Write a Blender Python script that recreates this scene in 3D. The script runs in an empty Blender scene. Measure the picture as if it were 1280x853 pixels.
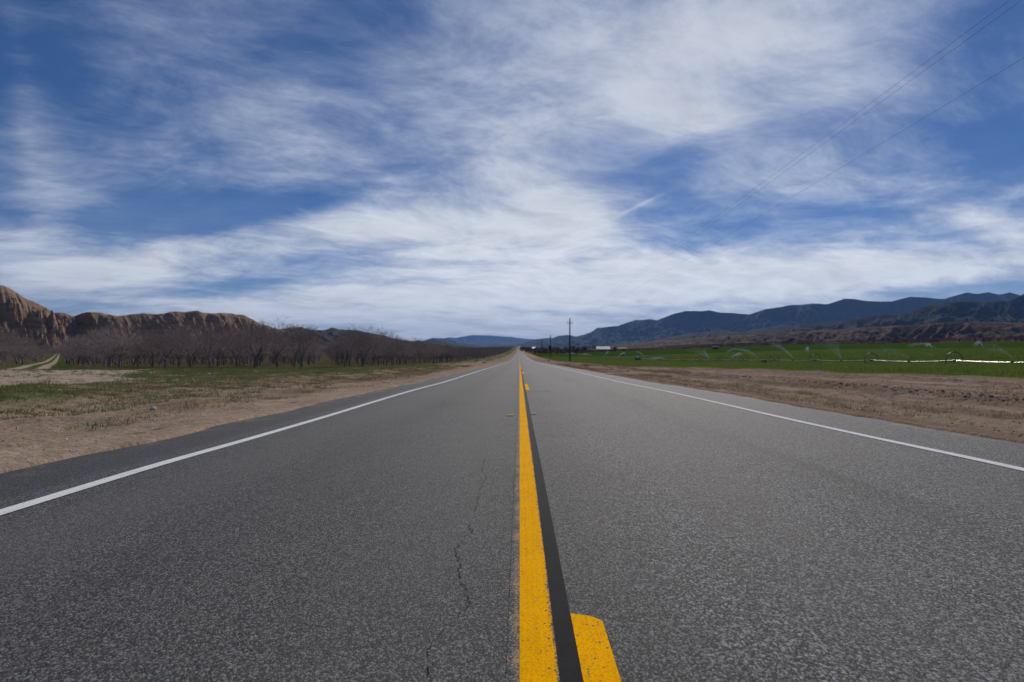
import bpy, math, random
import numpy as np
from mathutils import Vector

R = math.radians
scene = bpy.context.scene
C = scene.collection

# ------------------------------------------------------------------ camera
F, VX, VY, EYE = 630.0, 649.5, 439.0, 0.82          # photo pixels (1280 wide) and eye height in metres
cam = bpy.data.cameras.new('camera')
cam.sensor_width = 36.0
cam.lens = 36.0 * F / 1280.0
cam.shift_x = -(VX - 640.0) / 1280.0
cam.shift_y = (VY - 426.5) / 1280.0
cam.clip_start, cam.clip_end = 0.05, 80000.0
cam.dof.use_dof = True
cam.dof.focus_distance = 2.6
cam.dof.aperture_fstop = 3.5
co = bpy.data.objects.new('camera', cam)
C.objects.link(co)
co.location = (0, 0, EYE)
co.rotation_euler = (R(90), 0, 0)
scene.camera = co

# ------------------------------------------------------------------ light
SUN_EL, SUN_AZ = 38.0, 18.0                          # azimuth from +Y towards +X
sl = bpy.data.lights.new('sun', 'SUN')
sl.energy, sl.angle, sl.color = 3.1, R(0.53), (1.0, 0.925, 0.81)
so = bpy.data.objects.new('sun', sl)
C.objects.link(so)
so.rotation_euler = (R(90 - SUN_EL), 0, R(180 - SUN_AZ))
SUN_DIR = Vector((math.sin(R(SUN_AZ)) * math.cos(R(SUN_EL)), math.cos(R(SUN_AZ)) * math.cos(R(SUN_EL)), math.sin(R(SUN_EL))))

scene.view_settings.view_transform = 'Standard'
scene.view_settings.look = 'None'
scene.view_settings.exposure = 0.05
scene.view_settings.gamma = 1.0
scene.view_settings.use_curve_mapping = False
scene.cycles.max_bounces = 6
scene.cycles.volume_bounces = 0
scene.cycles.transparent_max_bounces = 12


class NT:
    """small helper round a node tree"""
    def __init__(self, tree):
        self.t = tree
        tree.nodes.clear()

    def n(self, kind, **kw):
        nd = self.t.nodes.new(kind)
        for k, v in kw.items():
            setattr(nd, k, v)
        return nd

    def link(self, a, b):
        self.t.links.new(a, b)

    def put(self, sock, v):
        if isinstance(v, bpy.types.NodeSocket):
            self.t.links.new(v, sock)
        elif v is not None:
            if isinstance(v, (tuple, list)) and len(v) == 3 and sock.type == 'RGBA':
                v = (*v, 1.0)
            sock.default_value = v

    def m(self, op, a, b=None, c=None, clamp=False):
        nd = self.n('ShaderNodeMath', operation=op, use_clamp=clamp)
        for i, v in enumerate((a, b, c)):
            if v is not None:
                self.put(nd.inputs[i], v)
        return nd.outputs[0]

    def add(self, a, b): return self.m('ADD', a, b)
    def sub(self, a, b): return self.m('SUBTRACT', a, b)
    def mul(self, a, b): return self.m('MULTIPLY', a, b)

    def step(self, x, lo, hi, a=0.0, b=1.0):
        nd = self.n('ShaderNodeMapRange', interpolation_type='SMOOTHSTEP')
        for i, v in enumerate((x, lo, hi, a, b)):
            self.put(nd.inputs[i], v)
        return nd.outputs[0]

    def mix(self, f, a, b, blend='MIX'):
        nd = self.n('ShaderNodeMix', data_type='RGBA', blend_type=blend, clamp_factor=True)
        self.put(nd.inputs[0], f); self.put(nd.inputs[6], a); self.put(nd.inputs[7], b)
        return nd.outputs[2]

    def vec(self, x, y, z=0.0):
        nd = self.n('ShaderNodeCombineXYZ')
        for i, v in enumerate((x, y, z)):
            self.put(nd.inputs[i], v)
        return nd.outputs[0]

    def sep(self, v):
        nd = self.n('ShaderNodeSeparateXYZ')
        self.put(nd.inputs[0], v)
        return nd.outputs[0], nd.outputs[1], nd.outputs[2]

    def vm(self, op, a, b):
        nd = self.n('ShaderNodeVectorMath', operation=op)
        self.put(nd.inputs[0], a); self.put(nd.inputs[1], b)
        return nd.outputs['Value'] if op == 'DOT_PRODUCT' else nd.outputs[0]

    def noise(self, v, scale, detail=3.0, rough=0.5, dist=0.0, lac=2.0, color=False):
        nd = self.n('ShaderNodeTexNoise')
        self.put(nd.inputs['Vector'], v)
        nd.inputs['Scale'].default_value = scale
        nd.inputs['Detail'].default_value = detail
        nd.inputs['Roughness'].default_value = rough
        nd.inputs['Lacunarity'].default_value = lac
        nd.inputs['Distortion'].default_value = dist
        return nd.outputs['Color'] if color else nd.outputs[0]

    def voronoi(self, v, scale, feature='F1'):
        nd = self.n('ShaderNodeTexVoronoi', feature=feature)
        self.put(nd.inputs['Vector'], v)
        nd.inputs['Scale'].default_value = scale
        return nd

    def pos(self):
        return self.n('ShaderNodeNewGeometry').outputs['Position']

    def obj(self):
        return self.n('ShaderNodeTexCoord').outputs['Object']

    def bump(self, h, strength, distance, normal=None):
        nd = self.n('ShaderNodeBump')
        self.put(nd.inputs['Height'], h)
        nd.inputs['Strength'].default_value = strength
        nd.inputs['Distance'].default_value = distance
        if normal is not None:
            self.put(nd.inputs['Normal'], normal)
        return nd.outputs[0]

    def bsdf(self, color, rough=0.8, spec=0.3, metal=0.0, normal=None):
        nd = self.n('ShaderNodeBsdfPrincipled')
        self.put(nd.inputs['Base Color'], color)
        self.put(nd.inputs['Roughness'], rough)
        self.put(nd.inputs['Specular IOR Level'], spec)
        nd.inputs['Metallic'].default_value = metal
        if normal is not None:
            self.put(nd.inputs['Normal'], normal)
        return nd.outputs[0]

    def out(self, s):
        o = self.n('ShaderNodeOutputMaterial')
        self.link(s, o.inputs['Surface'])


def material(name):
    m = bpy.data.materials.new(name)
    m.use_nodes = True
    return m, NT(m.node_tree)


# ------------------------------------------------------------------ sky
w = bpy.data.worlds.new('World')
scene.world = w
w.use_nodes = True
t = NT(w.node_tree)
sky = t.n('ShaderNodeTexSky', sky_type='NISHITA', sun_disc=False)
sky.sun_elevation = R(SUN_EL)
sky.sun_rotation = R(SUN_AZ)
sky.altitude = 900.0
sky.air_density = 1.0
sky.dust_density = 0.4
sky.ozone_density = 6.0
SKY_STR = 0.052
d = t.n('ShaderNodeTexCoord').outputs['Generated']
dx, dy, dz = t.sep(d)
up = t.m('MAXIMUM', dz, 0.0)
# cirrus lies on a flat layer high over the valley: where the view direction meets that layer
den = t.add(up, 0.17)
cx, cy = t.m('DIVIDE', dx, den), t.m('DIVIDE', dy, den)
pl = t.vec(cx, cy, 0.0)
# slope coordinates for where the main cloud banks stand over the horizon
ys = t.m('MAXIMUM', dy, 0.05)
su, sv = t.m('DIVIDE', dx, ys), t.m('DIVIDE', up, ys)


def bank(px, py, sx, sy, rot, amp):
    """a soft bank of cloud (amp > 0) or a gap (amp < 0) around a direction"""
    u0, v0 = (px - VX) / F, (VY - py) / F
    c, s = math.cos(R(rot)), math.sin(R(rot))
    du, dv = t.sub(su, u0), t.sub(sv, v0)
    a = t.m('MULTIPLY_ADD', du, c * F / sx, t.mul(dv, s * F / sx))
    b = t.m('MULTIPLY_ADD', du, -s * F / sy, t.mul(dv, c * F / sy))
    r2 = t.m('MULTIPLY_ADD', a, a, t.mul(b, b))
    return t.mul(t.m('EXPONENT', t.mul(r2, -0.5)), amp)


BANKS = [
    (640, 285, 165, 30, 2, 0.46), (420, 292, 130, 18, 0, 0.42), (215, 322, 120, 22, 9, 0.42), (90, 352, 70, 16, 12, 0.25),
    (690, 245, 60, 32, -25, 0.34), (770, 300, 70, 25, -10, 0.24),
    (520, 372, 330, 28, 3, 0.48), (900, 345, 230, 24, 1, 0.46), (640, 405, 420, 26, 0, 0.48), (1130, 335, 130, 13, 2, 0.40),
    (1225, 275, 55, 14, -20, 0.38), (1270, 300, 25, 20, 0, 0.2),
    (930, 45, 110, 50, 10, 0.44), (760, 30, 160, 70, 0, 0.24), (850, 135, 75, 22, -22, 0.38), (700, 150, 110, 60, -10, 0.18),
    (560, 150, 120, 70, 0, 0.14), (55, 190, 26, 120, 10, 0.17), (130, 252, 50, 8, -10, 0.10), (90, 245, 60, 26, 0, -0.16), (25, 110, 14, 90, 6, 0.12), (20, 300, 60, 60, 0, 0.12),
    (460, 215, 60, 18, 0, 0.22), (330, 170, 110, 50, -20, 0.12), (1000, 200, 170, 90, 0, 0.14), (860, 275, 40, 10, 0, 0.14),
    (1100, 120, 120, 80, 30, 0.08), (440, 60, 160, 50, 0, 0.08),
    (235, 275, 110, 26, 0, -0.36), (200, 90, 130, 60, 0, -0.22), (430, 105, 40, 45, 0, -0.16), (330, 262, 90, 18, 5, -0.30),
    (820, 262, 60, 22, -12, -0.34), (845, 215, 40, 22, 0, -0.18), (1250, 20, 90, 60, 0, -0.35), (1020, 270, 110, 24, 4, -0.22),
    (1240, 190, 60, 50, 0, -0.22), (60, 385, 60, 18, 10, -0.25), (330, 352, 90, 10, 8, -0.30), (840, 312, 40, 14, 0, -0.18),
    (560, 352, 120, 6, 0, -0.18), (1180, 365, 120, 7, 2, -0.35), (0, 40, 80, 70, 0, -0.25), (640, 388, 200, 5, 0, -0.12), (801, 256, 26, 1.8, 26, 0.22),
]
bias = None
for b in BANKS:
    v = bank(*b)
    bias = v if bias is None else t.add(bias, v)
warp = t.n('ShaderNodeVectorMath', operation='MULTIPLY_ADD')
t.put(warp.inputs[0], t.noise(pl, 0.9, 3.0, 0.5, color=True))
warp.inputs[1].default_value = (0.7, 0.6, 0)
t.put(warp.inputs[2], pl)
wp = warp.outputs[0]
mp = t.n('ShaderNodeMapping', vector_type='TEXTURE')
t.put(mp.inputs['Vector'], wp)
mp.inputs['Rotation'].default_value = (0, 0, R(-26))
mp.inputs['Scale'].default_value = (1.7, 0.50, 1.0)
streak = t.noise(mp.outputs[0], 0.95, 8.0, 0.56, 0.25)
mp2 = t.n('ShaderNodeMapping', vector_type='TEXTURE')
t.put(mp2.inputs['Vector'], wp)
mp2.inputs['Location'].default_value = (3.7, 1.2, 0)
mp2.inputs['Rotation'].default_value = (0, 0, R(22))
mp2.inputs['Scale'].default_value = (1.1, 0.7, 1.0)
puff = t.noise(mp2.outputs[0], 1.25, 11.0, 0.60, 0.1)
fine = t.noise(mp2.outputs[0], 4.2, 9.0, 0.70, 0.15)
nz = t.add(t.mul(streak, 1.15), t.add(t.mul(puff, 1.25), t.mul(fine, 0.62)))
dens = t.add(t.sub(nz, 1.51), bias)
cover = t.step(dens, -0.36, 0.70)
cover = t.mul(cover, t.step(dz, -0.02, 0.02))
veil = t.step(dz, 0.34, 0.0, 0.08, 0.46)
cover = t.m('MAXIMUM', cover, t.mul(veil, t.step(nz, 1.2, 1.85, 0.45, 1.0)))
# thin cloud scatters more light towards the eye near the sun
cs = t.vm('DOT_PRODUCT', d, tuple(SUN_DIR))
glow = t.mul(t.step(cs, 0.35, 1.0, 0.86, 1.05), t.mul(t.step(t.add(t.mul(fine, 0.6), t.mul(puff, 0.4)), 0.30, 0.66, 0.80, 1.08), t.step(dz, 0.36, 0.05, 0.96, 1.13)))
cloud = t.mix(cover, (0.46, 0.55, 0.76), (0.80, 0.84, 0.90))
cl = t.n('ShaderNodeVectorMath', operation='SCALE')
t.put(cl.inputs[0], cloud); t.put(cl.inputs[3], t.mul(glow, 0.88 / SKY_STR))
hs = t.n('ShaderNodeHueSaturation')
hs.inputs['Saturation'].default_value = 1.2
t.put(hs.inputs['Color'], sky.outputs[0])
tinted = t.mix(1.0, hs.outputs[0], (0.80, 0.84, 0.99), 'MULTIPLY')
col = t.mix(t.mul(cover, t.step(dz, 0.12, 0.50, 0.97, 0.74)), tinted, cl.outputs[0])
bg = t.n('ShaderNodeBackground')
t.put(bg.inputs['Color'], col)
bg.inputs['Strength'].default_value = SKY_STR
wo = t.n('ShaderNodeOutputWorld')
t.link(bg.outputs[0], wo.inputs['Surface'])

# ------------------------------------------------------------------ numpy noise
def _hash(ix, iy, seed):
    h = (ix.astype(np.int64) * 374761393 + iy.astype(np.int64) * 668265263 + seed * 1442695041) & 0xFFFFFFFF
    h = ((h ^ (h >> 13)) * 1274126177) & 0xFFFFFFFF
    h = (h ^ (h >> 16)) & 0xFFFFFFFF
    return h / 4294967295.0


def vnoise(x, y, seed=0):
    ix, iy = np.floor(x), np.floor(y)
    fx, fy = x - ix, y - iy
    fx, fy = fx * fx * fx * (fx * (fx * 6 - 15) + 10), fy * fy * fy * (fy * (fy * 6 - 15) + 10)
    a, b = _hash(ix, iy, seed), _hash(ix + 1, iy, seed)
    c, e = _hash(ix, iy + 1, seed), _hash(ix + 1, iy + 1, seed)
    return (a * (1 - fx) + b * fx) * (1 - fy) + (c * (1 - fx) + e * fx) * fy


def fbm(x, y, octv=5, seed=0, gain=0.5):
    s, a, n = 0.0, 1.0, 0.0
    for k in range(octv):
        s = s + a * vnoise(x * 2.03 ** k + 17.3 * k, y * 2.03 ** k - 9.1 * k, seed + k)
        n += a
        a *= gain
    return s / n


def ridged(x, y, octv=5, seed=0, gain=0.5):
    s, a, n = 0.0, 1.0, 0.0
    for k in range(octv):
        v = 1 - np.abs(2 * vnoise(x * 2.1 ** k + 5.7 * k, y * 2.1 ** k + 3.3 * k, seed + k) - 1)
        s = s + a * v * v
        n += a
        a *= gain
    return s / n


def smooth(x, a, b):
    q = np.clip((x - a) / (b - a), 0, 1)
    return q * q * (3 - 2 * q)


def pchip(xs, ys):
    xs, ys = np.asarray(xs, float), np.asarray(ys, float)
    h, dl = np.diff(xs), np.diff(ys) / np.diff(xs)
    m = np.zeros(len(xs))
    for i in range(1, len(xs) - 1):
        if dl[i - 1] * dl[i] > 0:
            w1, w2 = 2 * h[i] + h[i - 1], h[i] + 2 * h[i - 1]
            m[i] = (w1 + w2) / (w1 / dl[i - 1] + w2 / dl[i])
    m[0], m[-1] = dl[0], dl[-1]

    def f(x):
        x = np.asarray(x, float)
        i = np.clip(np.searchsorted(xs, x) - 1, 0, len(h) - 1)
        q = (x - xs[i]) / h[i]
        q = np.clip(q, 0, 1)
        return ((1 + 2 * q) * (1 - q) ** 2 * ys[i] + q * (1 - q) ** 2 * h[i] * m[i]
                + q * q * (3 - 2 * q) * ys[i + 1] + q * q * (q - 1) * h[i] * m[i + 1])
    return f


# fall of the road below the eye along its length
_drop = [(-700, .82), (0, .82), (3.4, .832), (5, .865), (7, .9), (9, .925), (12, .97), (17.5, 1.09), (30, 1.27), (55, 1.65), (76, 1.96),
         (110, 2.45), (162, 3.1), (300, 3.4), (453, 2.9), (700, 1.0), (1080, -3.4), (2200, -21), (3500, -30), (40000, -30)]
road_z = pchip([a for a, _ in _drop], [EYE - b for _, b in _drop])

LEFT_EDGE, RIGHT_EDGE = -3.45, 4.58


def ground_z(X, Y, detail=True):
    X, Y = np.asarray(X, float), np.asarray(Y, float)
    pz = road_z(Y)
    # the road climbs a low rise of its own; the valley floor beside it stays level
    cap = np.minimum(pz, -0.3)
    z = cap + (pz - cap) * np.exp(-(X / np.where(X < 0, 160 + 0.09 * np.abs(Y), 45 + 0.035 * np.abs(Y))) ** 2)
    near = 1.0 / (1.0 + (np.abs(Y) / 150.0) ** 2)
    # left: sandy shoulder, a low eroded bank, then the weedy field falling to the orchard
    l = -X
    bankx = 8.2 + 1.2 * (fbm(Y * 0.12, Y * 0 + 3.0, 3, 5) - .5) * 2
    lz = -0.05 * smooth(l, 3.5, 5.5) + 0.12 * smooth(l, bankx - 0.9, bankx + 1.1) - 0.34 * smooth(l, 10.0, 20.0)
    # right: verge level, then field: slight dip and the long rise of the fan
    r = X
    rz = 0.02 * smooth(r, 5, 8) + 0.30 * smooth(r, 5.2, 11.0) * (1 - smooth(r, 17, 42)) * (1 - smooth(Y, 16, 58)) - 0.30 * smooth(r, 16, 44) + 10.3 * np.clip((r - 44) / 306.0, 0, 1.15) * (r > 44)
    z = z + np.where(X < 0, lz, rz)
    fade = smooth(np.minimum(np.abs(X - LEFT_EDGE), 50), 0, 1.0) * (X < LEFT_EDGE) + smooth(np.abs(X - RIGHT_EDGE), 0, 1.0) * (X > RIGHT_EDGE)
    if detail:
        n = (fbm(X * 0.55, Y * 0.55, 4, 11) - 0.5) * 0.26 + (fbm(X * 2.6, Y * 2.6, 3, 31) - 0.5) * 0.09
        furrow = (fbm(X * 2.4, Y * 0.06, 4, 41) - 0.5) * 0.13 * (X > 4.5) * (X < 14)
        tyre = -0.05 * np.exp(-((X - 7.1 - 0.25 * np.sin(Y * .11)) / 0.22) ** 2) + 0.06 * np.exp(-((X - 7.45 - 0.25 * np.sin(Y * .11)) / 0.13) ** 2) * (0.4 + vnoise(X * 9, Y * 5, 3))
        gully = -(ridged(Y * 0.9, X * 0.25, 3, 61) - .3) * 0.16 * np.exp(-((l - bankx) / 1.0) ** 2) * (X < 0)
        z = z + (n * (X < 0) + n * .45 * (X > 0) + furrow + tyre + gully) * fade * (0.15 + 0.85 * near)
    # asphalt lies over the ground; its edge is ragged with sand
    edge_l = LEFT_EDGE + 0.14 * (fbm(Y * 0.8, Y * 0, 4, 71) - .5) * 2
    edge_r = RIGHT_EDGE + 0.13 * (fbm(Y * 1.1, Y * 0 + 7, 4, 73) - .5) * 2
    under = (X > edge_l) & (X < edge_r)
    lip = np.where(X < 0, smooth(edge_l - X, 0.0, 0.10), smooth(X - edge_r, 0.0, 0.10))
    scale_y = 1 + np.clip(Y, 0, 3000) / 250.0
    z = np.where(under, z - 0.07 * scale_y, z - 0.07 + 0.095 * lip)
    return z


def px_to_ground(px, Y):
    return (px - VX) / F * Y


# ------------------------------------------------------------------ mesh helpers
def mesh_from(name, verts, faces, mat=None, smooth_shade=False):
    """verts (n,3), faces: (m,4) or (m,3) array, or list of such arrays"""
    me = bpy.data.meshes.new(name)
    verts = np.asarray(verts, np.float32)
    fl = faces if isinstance(faces, list) else [faces]
    fl = [np.asarray(f, np.int32) for f in fl if len(f)]
    me.vertices.add(len(verts))
    me.vertices.foreach_set('co', verts.ravel())
    nl = sum(f.size for f in fl)
    npoly = sum(len(f) for f in fl)
    me.loops.add(nl)
    me.polygons.add(npoly)
    me.loops.foreach_set('vertex_index', np.concatenate([f.ravel() for f in fl]))
    tot = np.concatenate([np.full(len(f), f.shape[1], np.int32) for f in fl])
    start = np.concatenate([[0], np.cumsum(tot)[:-1]]).astype(np.int32)
    me.polygons.foreach_set('loop_start', start)
    me.polygons.foreach_set('loop_total', tot)
    me.polygons.foreach_set('use_smooth', np.full(npoly, smooth_shade))
    if mat:
        me.materials.append(mat)
    me.update(calc_edges=True)
    me.validate()
    return me


def link(name, me, parent=None, loc=None):
    o = bpy.data.objects.new(name, me)
    C.objects.link(o)
    if parent:
        o.parent = parent
    if loc is not None:
        o.location = loc
    return o


def tag(o, label, cat, group=None, kind=None):
    if label: o['label'] = label
    if cat: o['category'] = cat
    if group: o['group'] = group
    if kind: o['kind'] = kind
    return o


def structure(o, label=None, cat=None):
    return tag(o, label, cat, None, 'structure')


def thing(name, label, cat, loc=(0, 0, 0), rz=0.0, group=None):
    o = bpy.data.objects.new(name, None)
    C.objects.link(o)
    o.location = loc
    o.rotation_euler = (0, 0, rz)
    return tag(o, label, cat, group)


def copy_tree(o, parent=None):
    c = o.copy()
    C.objects.link(c)
    if parent:
        c.parent = parent
    for ch in list(o.children):
        copy_tree(ch, c)
    return c


def grid_faces(nu, nv):
    """indices of a grid of nu x nv vertices, v running fastest"""
    i = np.arange(nu - 1)[:, None] * nv + np.arange(nv - 1)[None, :]
    i = i.ravel()
    return np.stack([i, i + nv, i + nv + 1, i + 1], 1)


class MB:
    """collects boxes, tubes and sheets into one mesh"""
    def __init__(self):
        self.v, self.q, self.tr, self.n = [], [], [], 0

    def add(self, v, quads=None, tris=None):
        v = np.asarray(v, float)
        if quads is not None and len(quads): self.q.append(np.asarray(quads) + self.n)
        if tris is not None and len(tris): self.tr.append(np.asarray(tris) + self.n)
        self.v.append(v)
        self.n += len(v)
        return self

    def box(self, c, s, rz=0.0):
        x, y, z = np.array(s) / 2.0
        v = np.array([(a * x, b * y, e * z) for a in (-1, 1) for b in (-1, 1) for e in (-1, 1)])
        ca, sa = math.cos(rz), math.sin(rz)
        v = np.stack([v[:, 0] * ca - v[:, 1] * sa, v[:, 0] * sa + v[:, 1] * ca, v[:, 2]], 1) + np.array(c)
        return self.add(v, [(0, 1, 3, 2), (4, 6, 7, 5), (0, 4, 5, 1), (2, 3, 7, 6), (0, 2, 6, 4), (1, 5, 7, 3)])

    def tubes(self, P0, P1, R0, R1, sides=6, caps=False):
        P0, P1 = np.asarray(P0, float), np.asarray(P1, float)
        R0, R1 = np.asarray(R0, float), np.asarray(R1, float)
        dr = P1 - P0
        dr /= np.linalg.norm(dr, axis=1, keepdims=True) + 1e-9
        ref = np.where(np.abs(dr[:, 2:3]) > 0.9, np.array([[1.0, 0, 0]]), np.array([[0, 0, 1.0]]))
        a = np.cross(dr, ref); a /= np.linalg.norm(a, axis=1, keepdims=True) + 1e-9
        b = np.cross(dr, a)
        th = np.arange(sides) / sides * 2 * math.pi
        ring = a[:, None, :] * np.cos(th)[None, :, None] + b[:, None, :] * np.sin(th)[None, :, None]
        V = np.concatenate([P0[:, None, :] + ring * R0[:, None, None], P1[:, None, :] + ring * R1[:, None, None]], 1)
        k = np.arange(sides)
        base = np.stack([k, (k + 1) % sides, (k + 1) % sides + sides, k + sides], 1)
        off = (np.arange(len(P0)) * 2 * sides)[:, None, None]
        q = (base[None] + off).reshape(-1, 4)
        self.add(V.reshape(-1, 3), q)
        if caps:
            for i in range(len(P0)):
                for e, c in ((0, P0[i]), (sides, P1[i])):
                    r = V[i, e:e + sides]
                    self.add(np.vstack([r, c[None]]), None, [(j, (j + 1) % sides, sides) for j in range(sides)])
        return self

    def path(self, pts, rad, sides=6):
        pts = np.asarray(pts, float)
        rad = np.broadcast_to(np.asarray(rad, float), (len(pts),))
        return self.tubes(pts[:-1], pts[1:], rad[:-1], rad[1:], sides)

    def mesh(self, name, mat, smooth_shade=False):
        f = []
        if self.q: f.append(np.concatenate(self.q))
        if self.tr: f.append(np.concatenate(self.tr))
        return mesh_from(name, np.concatenate(self.v), f, mat, smooth_shade)

    def build(self, name, mat, parent=None, smooth_shade=False, loc=None):
        return link(name, self.mesh(name, mat, smooth_shade), parent, loc)


# ------------------------------------------------------------------ materials
def asphalt_color(t, base=(0.064, 0.0635, 0.0645), patches=True):
    """crushed stone in dark binder; returns colour, height"""
    p = t.pos()
    x, y, z = t.sep(p)
    flat = t.vec(x, y, 0.0)
    right = t.step(t.add(x, t.mul(t.sub(t.noise(flat, 0.6, 3), 0.5), 1.2)), 0.15, 0.9)     # coarser chip seal in the right lane
    st = t.vec(x, t.mul(y, 0.8), 0.0)
    v = t.voronoi(st, 215.0)
    rnd = t.sep(v.outputs['Color'])[0]
    v2 = t.voronoi(st, 138.0)
    rnd2 = t.sep(v2.outputs['Color'])[0]
    stone = t.step(rnd, 0.50, 1.0, 0.0, 1.0)
    stone2 = t.step(rnd2, 0.62, 1.0, 0.0, 1.0)
    s = t.add(t.mul(stone, 0.75), t.mul(stone2, t.step(right, 0, 1, 0.08, 0.95)))
    dark = t.step(v.outputs['Distance'], 0.25, 0.75)
    dark2 = t.mul(t.step(v2.outputs['Distance'], 0.30, 0.8), t.step(right, 0, 1, 0.25, 1.0))
    big = t.noise(flat, 0.35, 4, 0.6)
    mid = t.noise(flat, 3.0, 5, 0.65)
    speck = t.noise(st, 55.0, 4, 0.75)
    k = t.add(t.mul(big, 0.5), t.add(t.mul(mid, 0.5), t.mul(speck, 0.9)))
    k = t.step(k, 0.60, 1.30, 0.55, 1.55)
    # wheel paths polished lighter, oil-dark strips between, stretched along the road
    lane = t.noise(t.vec(t.mul(x, 1.0), t.mul(y, 0.03), 0.0), 1.1, 3, 0.5)
    k = t.mul(k, t.step(lane, 0.3, 0.7, 0.84, 1.14))
    c0 = t.mix(1.0, base, t.vec(k, k, k), 'MULTIPLY')
    c = t.mix(t.mul(dark, 0.85), c0, (0.012, 0.012, 0.014))
    c = t.mix(t.mul(dark2, 0.75), c, (0.011, 0.011, 0.013))
    tint = t.mix(rnd2, (0.36, 0.32, 0.28), (0.30, 0.31, 0.33))
    c = t.mix(t.mul(s, 0.74), c, tint)
    if patches:
        sh_l = t.step(t.add(x, t.mul(t.sub(mid, 0.5), 0.3)), -2.80, -2.98)      # dark worn strip outside the left line
        c = t.mix(t.mul(sh_l, 0.5), c, (0.035, 0.036, 0.042))
        stain = t.step(t.noise(t.vec(x, t.mul(y, 0.4), 3.0), 0.9, 4, 0.6), 0.56, 0.72)
        stain = t.mul(stain, t.step(t.m('ABSOLUTE', t.sub(x, 0.55)), 0.5, 0.15))
        c = t.mix(t.mul(stain, 0.7), c, (0.03, 0.03, 0.032))
        # tyre-worn paths a little paler and smoother, an oily strip along the middle of each lane
        wp = t.m('ABSOLUTE', t.sub(t.m('ABSOLUTE', t.sub(t.m('ABSOLUTE', t.sub(x, 0.35)), 1.62)), 0.82))
        c = t.mix(t.mul(t.step(wp, 0.42, 0.10), t.step(big, 0.3, 0.7, 0.10, 0.30)), c, (0.115, 0.108, 0.102))
        oil = t.step(t.m('ABSOLUTE', t.sub(t.m('ABSOLUTE', t.sub(x, 0.35)), 1.62)), 0.45, 0.05)
        c = t.mix(t.mul(oil, t.step(t.noise(t.vec(t.mul(x, 2.0), t.mul(y, 0.25), 1.0), 1.6, 5, 0.65), 0.42, 0.72, 0.05, 0.42)), c, (0.026, 0.025, 0.025))
        spots = t.voronoi(flat, 1.3)
        c = t.mix(t.mul(t.step(spots.outputs['Distance'], 0.10, 0.03), t.mul(t.step(t.sep(spots.outputs['Color'])[1], 0.72, 0.8), 0.45)), c, (0.018, 0.018, 0.018))
        sand = t.mul(t.step(x, -3.15, -3.5), t.step(t.noise(flat, 2.2, 5, 0.65), 0.50, 0.68))
        sand2 = t.mul(t.step(x, 4.3, 4.62), t.step(t.noise(flat, 3.2, 5, 0.65), 0.48, 0.66))
        c = t.mix(t.mul(t.m('MAXIMUM', sand, sand2), 0.75), c, (0.24, 0.18, 0.13))
    h = t.sub(t.mul(s, 0.6), t.add(t.mul(dark, 0.9), t.mul(dark2, 0.8)))
    return c, h, flat, x, y


m_asphalt, t = material('asphalt')
c, h, flat, x, y = asphalt_color(t)
t.out(t.bsdf(c, 0.76, 0.26, normal=t.bump(h, 0.6, 0.0022)))


def paint_material(name, color, wear_lo, wear_hi, edge=None, thick=0.55):
    """traffic paint with the asphalt showing where it has worn off"""
    m, t = material(name)
    c, h, flat, x, y = asphalt_color(t, patches=False)
    n = t.add(t.mul(t.noise(flat, 130.0, 3, 0.7), 0.6), t.mul(t.noise(flat, 7.0, 4, 0.6), 0.4))
    if edge is not None:                       # edge: (x_inner, x_outer): wear grows towards x_outer
        n = t.sub(n, t.mul(t.step(x, edge[0], edge[1]), edge[2]))
    chip = t.voronoi(flat, 120.0)
    n = t.sub(n, t.mul(t.step(t.sep(chip.outputs['Color'])[0], 0.90, 0.97), t.step(chip.outputs['Distance'], 0.62, 0.35, 0.0, 0.22)))
    cover = t.step(n, wear_lo, wear_hi)
    streak = t.noise(t.vec(t.mul(x, 90.0), t.mul(y, 1.5), 0), 1.0, 3, 0.6)
    dirt = t.noise(flat, 4.0, 5, 0.65)
    dark = tuple(v * 0.84 for v in color)
    pc = t.mix(t.step(t.add(t.mul(streak, .5), t.mul(dirt, .5)), 0.36, 0.60), dark, color)
    pit = t.voronoi(flat, 170.0)
    pc = t.mix(t.mul(t.step(pit.outputs['Distance'], 0.45, 0.8), 0.35), pc, tuple(v * 0.35 for v in color))
    t.out(t.bsdf(t.mix(cover, c, pc), 0.80, t.step(cover, 0, 1, 0.26, 0.02), normal=t.bump(t.mul(h, t.step(cover, 0, 1, 1.0, 0.4)), thick, 0.0016)))
    return m


m_yellow = paint_material('yellow_paint', (0.95, 0.445, 0.0), 0.29, 0.37, (0.078, 0.103, 0.20))
m_yellow_dash = paint_material('dash_paint', (0.95, 0.445, 0.0), 0.31, 0.38)
m_faded = paint_material('faded_paint', (0.42, 0.30, 0.20), 0.47, 0.54, (-0.008, -0.034, 0.07))
m_white = paint_material('white_paint', (0.74, 0.75, 0.77), 0.29, 0.40)
m_orange = paint_material('orange_mark', (0.45, 0.26, 0.15), 0.40, 0.50)

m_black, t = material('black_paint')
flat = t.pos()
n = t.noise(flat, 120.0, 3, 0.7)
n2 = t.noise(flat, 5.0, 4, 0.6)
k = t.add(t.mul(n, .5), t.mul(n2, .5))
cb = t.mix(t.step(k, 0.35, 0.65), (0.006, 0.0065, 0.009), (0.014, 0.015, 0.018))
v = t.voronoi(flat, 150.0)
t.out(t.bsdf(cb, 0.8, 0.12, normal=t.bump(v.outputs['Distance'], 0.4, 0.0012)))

m_crack, t = material('crack_dark')
t.out(t.bsdf(t.mix(t.noise(t.pos(), 80.0, 2), (0.004, 0.004, 0.005), (0.02, 0.02, 0.022)), 0.95, 0.05))

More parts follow.
